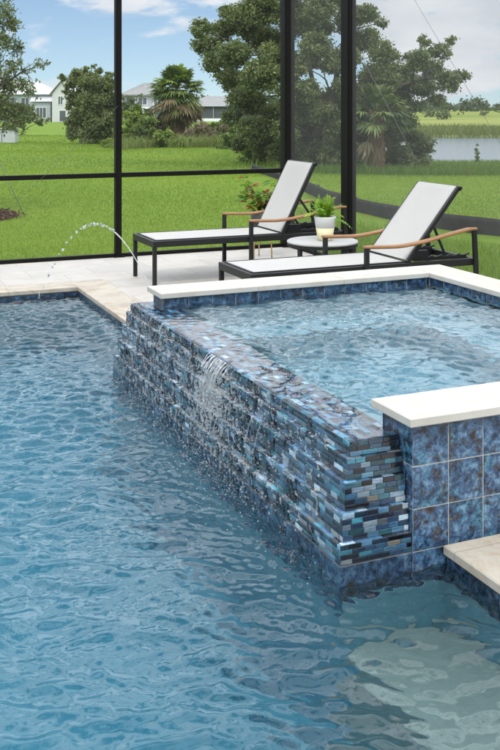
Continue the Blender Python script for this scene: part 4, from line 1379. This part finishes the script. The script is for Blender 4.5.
# understory below the oak
for (x, y, d, n_, lab) in [(345, 172, 29, 7000, 'dark undergrowth bush behind the thick right-hand post'), (300, 168, 30, 5000, 'dark bush between the two thick posts'), (408, 170, 31, 6000, 'dark bush at the lake side of the short palm'), (272, 166, 31, 4000, 'dark bush left of the enclosure corner post')]:
    cl = [(x + random.uniform(-20, 20), y - random.uniform(3, 26), random.uniform(7, 12), random.uniform(-1, 1)) for q in range(9)]
    bush(x, y, d, cl, n_, .10, OAK, lab, 'bush', 'bush', 'dark bushes under the oak', 60 + x, .4, 9, .04)
bush(477, 168, 44, [(477, 145, 1.2, 0), (476.4, 149, 1.6, 0), (477.6, 153, 1.9, 0), (476.5, 157, 2.1, 0), (477.5, 161, 2.3, 0), (476.6, 165, 2.4, 0)], 900, .085, [(.10, .15, .05), (.16, .21, .08)], 'slender pale sapling standing alone by the lake', 'sapling', 'sapling', seed=90, spread=.6, tr=.02)


# palms
def fan(v, f, c, base, direc, stem, R, col, nseg=16, arcw=2.6):
    base = np.array(base, float); d = np.array(direc, float); d /= np.linalg.norm(d)
    hub = base + d * stem + np.array((0, 0, -.10 * stem))
    side = np.cross(d, (0, 0, 1)); side /= np.linalg.norm(side) + 1e-9
    upv = np.cross(side, d)
    o = len(v); w = side * .02
    v += [base - w, hub - w, hub + w, base + w]; f.append((o, o + 1, o + 2, o + 3)); c.append(np.array(col) * .9)
    for i in range(nseg):
        a = (i / (nseg - 1) - .5) * arcw
        dr = d * math.cos(a) + side * math.sin(a) + upv * random.uniform(-.08, .12); dr /= np.linalg.norm(dr)
        s = np.cross(dr, upv); s /= np.linalg.norm(s) + 1e-9
        L = R * (1 - .18 * abs(a)) * random.uniform(.85, 1.1); o = len(v)
        m = hub + dr * L * .55 - upv * .05 * L; t = hub + dr * L + np.array((0, 0, -.34 * L * random.uniform(.6, 1.3)))
        v += [hub, m + s * L * .075, t, m - s * L * .075]; f.append((o, o + 1, o + 2, o + 3)); c.append(np.array(col) * random.uniform(.75, 1.2))


def palm(base, h, R, nf, label, green, dead=18, trunk_r=.2, boots=True, seed=1):
    random.seed(seed)
    r = empty('sabal_palm', base); tag(r, label, 'palm tree')
    tm = MB(); pts = [(0.04 * math.sin(i), .03 * math.cos(i * 1.3), h * i / 8) for i in range(9)]
    tm.tube(pts, [trunk_r * (1.1 - .02 * i) for i in range(9)], 12)
    if boots:
        for i in range(90):
            z = random.uniform(.15, 1) * h; a = random.uniform(0, 6.28); q = Vector((math.cos(a), math.sin(a), 0)) * trunk_r * .95
            tm.beam(q + Vector((0, 0, z - .1)), q * 1.55 + Vector((0, 0, z + .14)), .07, .025)
    tm.build('trunk', M['palmbark'], r)
    v, f, c = [], [], []
    for i in range(nf):
        a = random.uniform(0, 6.28); el = random.uniform(-.45, 1.4)
        d = (math.cos(a) * math.cos(el), math.sin(a) * math.cos(el), math.sin(el))
        fan(v, f, c, (0, 0, h + .05), d, R * random.uniform(.40, .62), R * .52, random.choice(green), 18, 3.4)
    npmesh('crown', np.array(v), np.array(f), M['frond'], np.array(c), False, r)
    v, f, c = [], [], []
    for i in range(dead):
        a = random.uniform(0, 6.28); el = random.uniform(-1.4, -.35)
        d = (math.cos(a) * math.cos(el), math.sin(a) * math.cos(el), math.sin(el))
        fan(v, f, c, (math.cos(a) * trunk_r, math.sin(a) * trunk_r, h - .05 - random.uniform(0, .5)), d, R * .45, R * .5, random.choice([(.14, .11, .06), (.20, .16, .09), (.10, .09, .04), (.11, .12, .04)]), 12, 1.9)
    npmesh('dead_fronds', np.array(v), np.array(f), M['dry'], np.array(c), False, r)


lat = (177 - 250) / FOC * 45
palm(W(lat, 45, float(hgt(lat, 45))), 2.52, 1.34, 110, 'sabal palm with a hanging skirt of dead fronds, standing clear beside the houses', [(.06, .10, .025), (.09, .14, .03), (.13, .19, .04), (.20, .27, .04)], 60, .34, True, 3)
lat = (377 - 250) / FOC * 27
palm(W(lat, 27, float(hgt(lat, 27))), 1.62, 1.0, 46, 'short palm with a reddish trunk sheltering under the right side of the oak', [(.075, .11, .035), (.11, .15, .045), (.15, .19, .06)], 5, .15, True, 5)
random.seed(77)

# distant trees beyond the marsh
cl = []
for i in range(420):
    d = random.uniform(520, 760); lat = random.uniform(.06, .5) * d
    h = random.uniform(2.5, 6.5) * (1.25 if random.random() < .15 else .8)
    cl.append((*W(lat, d, -1.0 + h * .55), h * .62))
for i in range(60):
    d = random.uniform(420, 560); lat = random.uniform(-.3, .12) * d; h = random.uniform(5, 9)
    cl.append((*W(lat, d, -1.0 + h * .5), h * .6))
V, Fq, c, tw = leaves(cl, 30000, 1.9, [(.060, .085, .045), (.085, .115, .06), (.12, .145, .08)], 8, .45, .8, 55)
tag(npmesh('treeline', V, Fq, M['leaf'], c), 'far line of low trees beyond the marsh', 'treeline', kind='stuff')
# scrub dotted over the marsh
cl = []
for i in range(60):
    d = random.uniform(180, 480); lat = random.uniform(.10, .42) * d; h = random.uniform(.7, 2.2); cl.append((*W(lat, d, -.95 + h * .4), h * .6))
V, Fq, c, tw = leaves(cl, 5000, .55, [(.10, .13, .045), (.15, .17, .06)], 7, .5, .8, 56)
tag(npmesh('marsh_scrub', V, Fq, M['leaf'], c), 'low scrub scattered over the marsh', 'scrub', kind='stuff')

# ------------------------------------------------------------------ houses (local x sideways, y away, z up)
def house(name, lat, d, label, z=None):
    zb = float(hgt(lat, d)) if z is None else z
    r = empty(name, W(lat, d, zb - .05), -YAW); tag(r, label, 'house'); return r


def window(r, x0, x1, z0, z1, y=-.02, bars=1):
    b = MB(); t = .09
    b.box(x0 - t, x1 + t, y - .05, y, z1, z1 + t); b.box(x0 - t, x1 + t, y - .05, y, z0 - t, z0); b.box(x0 - t, x0, y - .05, y, z0, z1); b.box(x1, x1 + t, y - .05, y, z0, z1)
    for i in range(bars):
        x = x0 + (x1 - x0) * (i + 1) / (bars + 1); b.box(x - .03, x + .03, y - .045, y, z0, z1)
    w = b.build('window', M['trim'], r)
    g = MB(); g.box(x0, x1, y - .02, y - .002, z0, z1); g.build('pane', M['pane'], w)


# gabled white house
h = house('gabled_house', (52 - 250) / FOC * 160, 160, 'white gabled two-storey house half hidden by the tall rounded bush')
b = MB(); b.hexa([(0, 0), (9, 0), (9, 9), (0, 9)], 0, 4.7)
b.add([(0, 0, 4.7), (3.0, 0, 4.7), (1.5, 0, 6.6), (0, 9, 4.7), (3.0, 9, 4.7), (1.5, 9, 6.6)], [(0, 1, 2), (5, 4, 3), (0, 2, 5, 3), (1, 4, 5, 2)])
b.build('wall', M['white'], h)
b = MB()
for (a, e) in (((-.35, 4.55), (1.5, 6.75)), ((3.35, 4.55), (1.5, 6.75))):
    b.add([(a[0], -.4, a[1]), (e[0], -.4, e[1]), (e[0], 9.2, e[1]), (a[0], 9.2, a[1]), (a[0], -.4, a[1] + .16), (e[0], -.4, e[1] + .16), (e[0], 9.2, e[1] + .16), (a[0], 9.2, a[1] + .16)],
          [(0, 1, 2, 3), (7, 6, 5, 4), (0, 4, 5, 1), (1, 5, 6, 2), (2, 6, 7, 3), (3, 7, 4, 0)])
b.add([(2.9, -.3, 4.72), (9.3, -.3, 4.72), (9.3, 4.5, 6.6), (2.9, 4.5, 6.6), (9.3, 9.3, 4.72), (2.9, 9.3, 4.72)], [(0, 1, 2, 3), (3, 2, 4, 5), (0, 3, 5), (1, 4, 2)])
b.build('roof', M['roofp'], h)
window(h, 1.0, 1.7, 2.9, 4.2); window(h, 1.2, 2.2, .2, 1.9, bars=0); window(h, 5, 6.4, 2.6, 4)
b = MB(); b.box(1.9, 3.4, -.8, -.1, 0, .9, None, .03); b.build('planter_screen', M['darkscreen'], h)
# pale blue house
h = house('pale_house', (0 - 250) / FOC * 165, 165, 'pale blue house with a low white roof behind the young tree at the left edge')
b = MB(); b.box(-6, 8.6, 0, 10, 0, 4.6); b.box(5.6, 8.62, -1.2, -.002, 0, 3.4); b.build('wall', M['pale'], h)
b = MB(); b.add([(-6.5, -.6, 4.6), (9.0, -.6, 4.6), (9.0, 10.5, 4.6), (-6.5, 10.5, 4.6), (-2.5, 5, 6.9), (5.2, 5, 6.9)], [(0, 1, 5, 4), (1, 2, 5), (2, 3, 4, 5), (3, 0, 4), (3, 2, 1, 0)])
b.add([(5.3, -1.6, 3.4), (8.95, -1.6, 3.4), (8.95, -.004, 4.3), (5.3, -.004, 4.3)], [(0, 1, 2, 3)])
b.build('roof', M['roofp'], h)
window(h, 6.3, 7.9, .7, 2.4, -1.22, 2); window(h, 1.0, 2.4, 2.8, 4.0); window(h, 3.6, 4.8, 2.8, 4.0); window(h, -2.0, 4.4, .5, 2.5, -.02, 4)
# grey house with hip roof
h = house('hip_roofed_house', (122 - 250) / FOC * 168, 168, 'grey two-storey house with a hipped shingle roof left of the sabal palm')
b = MB(); b.box(0, 7.4, 0, 9, 0, 4.6); b.build('wall', M['greyw'], h)
b = MB(); b.add([(-.5, -.5, 4.6), (7.9, -.5, 4.6), (7.9, 9.5, 4.6), (-.5, 9.5, 4.6), (3.3, 4.0, 6.7), (5.2, 5.0, 6.7)], [(0, 1, 5, 4), (1, 2, 5), (2, 3, 4, 5), (3, 0, 4), (3, 2, 1, 0)])
b.box(-.5, 7.9, -.56, -.5, 4.42, 4.62); rf = b.build('roof', M['roof'], h)
b = MB(); b.box(3.6, 3.9, 2.0, 2.3, 5.4, 6.5); b.build('vent_pipe', M['util'], rf)
window(h, .7, 2.2, 2.9, 4.1); window(h, 2.8, 4.2, 2.9, 4.1); window(h, 5.4, 6.6, 2.9, 4.1); window(h, .6, 2.4, .5, 2.1)
b = MB(); b.box(3.6, 7.6, -2.4, -.01, 2.2, 2.55); 
for x in (3.7, 5.5, 7.4): b.box(x, x + .18, -2.35, -2.15, 0, 2.2)
b.build('porch', M['trim'], h)
b = MB(); b.box(3.95, 5.3, -.06, -.004, 0, 2.1); b.build('patio_door', M['pane'], h)
# long low house with screened lanai
h = house('long_house', (190 - 250) / FOC * 168, 168, 'long low house with a dark screened lanai seen between the sabal palm and the oak')
b = MB(); b.box(-1, 14, 3.0, 11, 0, 3.0); b.box(-1, 14, -.1, .1, 0, .55); b.build('wall', M['trim'], h)
b = MB(); b.box(-1, 14, .0, .06, .55, 2.6); b.build('lanai_screen', M['darkscreen'], h)
b = MB(); b.add([(-1.4, -.5, 2.6), (14.4, -.5, 2.6), (14.4, 11.4, 3.0), (-1.4, 11.4, 3.0), (2.5, 5.5, 4.4), (10.5, 5.5, 4.4)], [(0, 1, 5, 4), (1, 2, 5), (2, 3, 4, 5), (3, 0, 4), (3, 2, 1, 0)])
b.build('roof', M['roof'], h)
for i in range(7):
    b = MB(); x = -.9 + i * 2.4; b.box(x, x + .12, -.14, -.02, .55, 2.6); b.build('post', M['greyw'], h)

# utility cabinet
d = 46; lat = (6 - 250) / FOC * d
u = empty('utility_cabinet', W(lat, d, float(hgt(lat, d))), -YAW); tag(u, 'light grey utility cabinet standing on the grass at the left edge', 'utility cabinet')
b = MB(); b.box(-.75, .5, -.35, .35, 0, .62, None, .02); b.build('body', M['util'], u)
b = MB(); b.hexa([(-.79, -.39), (.54, -.39), (.54, .39), (-.79, .39)], .622, .70, None, .03); b.build('lid', M['util'], u)
b = MB(); b.box(-.12, -.10, -.358, -.349, .05, .6); b.box(-.02, .03, -.375, -.349, .3, .4); b.build('latch', M['black'], u)

# survey stakes
for (x, dd, top, mat, lab) in ((267.2, 30.5, .62, 'bluepaint', 'survey stake with a blue painted top beside the corner post'), (270.2, 30.0, .60, 'orangepaint', 'plain orange survey stake beside the corner post')):
    lat = (x - 250) / FOC * dd; s = empty('survey_stake', W(lat, dd, float(hgt(lat, dd)))); tag(s, lab, 'stake', 'survey stakes')
    b = MB(); b.beam((0, 0, 0), (0, 0, top * .62), .045, .02, (1, 0, 0)); b.build('shaft', M['orangepaint'], s)
    b = MB(); b.beam((0, 0, top * .62), (0, 0, top), .045, .021, (1, 0, 0)); b.build('painted_top', M[mat], s)

# ------------------------------------------------------------------ camera, light, sky
cam = bpy.data.cameras.new('camera'); co = bpy.data.objects.new('camera', cam); COL.objects.link(co)
co.location = (0, 0, CAMH); co.rotation_euler = (math.pi / 2, 0, -YAW)
cam.sensor_fit = 'VERTICAL'; cam.sensor_height = 36; cam.sensor_width = 24
cam.lens = FOC / 750 * 36; cam.shift_y = -(375 - 107) / 750.0
cam.clip_start = .05; cam.clip_end = 9000
scene.camera = co

CLOUD_OFF = (.35, .1, .2)
SUN_EL, SUN_AZ = math.radians(56), math.radians(205)     # azimuth from +Y, clockwise
sd = Vector((math.sin(SUN_AZ) * math.cos(SUN_EL), math.cos(SUN_AZ) * math.cos(SUN_EL), math.sin(SUN_EL)))
sun = bpy.data.lights.new('sun', 'SUN'); sun.energy = 1.7; sun.angle = math.radians(8); sun.color = (1.0, .94, .84)
so_ = bpy.data.objects.new('sun', sun); COL.objects.link(so_); so_.location = sd * 50
so_.rotation_euler = (-sd).to_track_quat('-Z', 'Y').to_euler()

w = bpy.data.worlds.new('World'); scene.world = w; w.use_nodes = True
nt = w.node_tree; nt.nodes.clear()
def nn(t, **k):
    n = nt.nodes.new(t)
    for a, b in k.items(): setattr(n, a, b)
    return n
def mth(op, a, b=None, clamp=False):
    n = nn('ShaderNodeMath', operation=op, use_clamp=clamp)
    for i, v in enumerate((a, b)):
        if v is None: continue
        if isinstance(v, (int, float)): n.inputs[i].default_value = v
        else: nt.links.new(v, n.inputs[i])
    return n.outputs[0]
def mapr(v, a, b, c, d):
    n = nn('ShaderNodeMapRange', interpolation_type='SMOOTHSTEP'); nt.links.new(v, n.inputs[0])
    for i, q in enumerate((a, b, c, d)): n.inputs[i + 1].default_value = q
    return n.outputs[0]
out = nn('ShaderNodeOutputWorld'); bg = nn('ShaderNodeBackground'); bg.inputs['Strength'].default_value = .145
tc = nn('ShaderNodeTexCoord'); dirv = tc.outputs['Generated']
sx = nn('ShaderNodeSeparateXYZ'); nt.links.new(dirv, sx.inputs[0]); zz = sx.outputs['Z']
# clear air: a clean, rather deep blue right down to the horizon
lift = nn('ShaderNodeVectorMath', operation='ADD'); nt.links.new(dirv, lift.inputs[0]); lift.inputs[1].default_value = (0, 0, .06)
nrm_ = nn('ShaderNodeVectorMath', operation='NORMALIZE'); nt.links.new(lift.outputs[0], nrm_.inputs[0])
sky = nn('ShaderNodeTexSky'); sky.sky_type = 'NISHITA'; sky.sun_disc = False; sky.sun_elevation = SUN_EL; sky.sun_rotation = SUN_AZ
sky.air_density = 1.0; sky.dust_density = .3; sky.ozone_density = 3.0
nt.links.new(nrm_.outputs[0], sky.inputs['Vector'])
# cumulus and higher veil
mp = nn('ShaderNodeMapping'); nt.links.new(dirv, mp.inputs['Vector'])
mp.inputs['Scale'].default_value = (1, 1, 2.6); mp.inputs['Location'].default_value = CLOUD_OFF
n1 = nn('ShaderNodeTexNoise'); n1.inputs['Scale'].default_value = 5.0; n1.inputs['Detail'].default_value = 9; n1.inputs['Roughness'].default_value = .56; n1.inputs['Distortion'].default_value = .2
nt.links.new(mp.outputs[0], n1.inputs['Vector'])
cov = mth('ADD', n1.outputs['Fac'], mapr(zz, .09, .35, 0.0, .09))
fac = mapr(cov, .485, .575, 0.0, 1.0)
n2 = nn('ShaderNodeTexNoise'); n2.inputs['Scale'].default_value = 11; n2.inputs['Detail'].default_value = 6
nt.links.new(mp.outputs[0], n2.inputs['Vector'])
cc = nn('ShaderNodeValToRGB'); cc.color_ramp.elements[0].color = (6.0, 6.25, 6.6, 1); cc.color_ramp.elements[1].color = (7.5, 7.6, 7.7, 1)
cc.color_ramp.elements[0].position = .35; cc.color_ramp.elements[1].position = .65
nt.links.new(n2.outputs['Fac'], cc.inputs['Fac'])
hi0 = nn('ShaderNodeVectorMath', operation='SCALE'); nt.links.new(cc.outputs[0], hi0.inputs[0]); nt.links.new(mapr(zz, .10, .36, 1.0, 3.2), hi0.inputs['Scale'])
hi = nn('ShaderNodeVectorMath', operation='MULTIPLY'); nt.links.new(hi0.outputs[0], hi.inputs[0]); hi.inputs[1].default_value = (.97, 1.0, 1.03)
mx = nn('ShaderNodeMix', data_type='RGBA')
nt.links.new(fac, mx.inputs[0]); nt.links.new(sky.outputs[0], mx.inputs[6]); nt.links.new(hi.outputs[0], mx.inputs[7])
nt.links.new(mx.outputs[2], bg.inputs['Color']); nt.links.new(bg.outputs[0], out.inputs['Surface'])

vsn = scene.view_settings
scene.display_settings.display_device = 'sRGB'
vsn.view_transform = 'Standard'; vsn.look = 'None'; vsn.exposure = -0.22; vsn.gamma = 1.0; vsn.use_curve_mapping = False
cy = scene.cycles
cy.use_denoising = True
try:
    cy.denoiser = 'OPENIMAGEDENOISE'; cy.denoising_input_passes = 'RGB_ALBEDO_NORMAL'; cy.denoising_prefilter = 'ACCURATE'
except Exception:
    pass
cy.max_bounces = 10; cy.transmission_bounces = 8; cy.transparent_max_bounces = 12; cy.diffuse_bounces = 3; cy.glossy_bounces = 4
cy.sample_clamp_indirect = 6.0; cy.blur_glossy = .5
cy.caustics_refractive = True; cy.caustics_reflective = False
cy.use_adaptive_sampling = True; cy.adaptive_threshold = .02
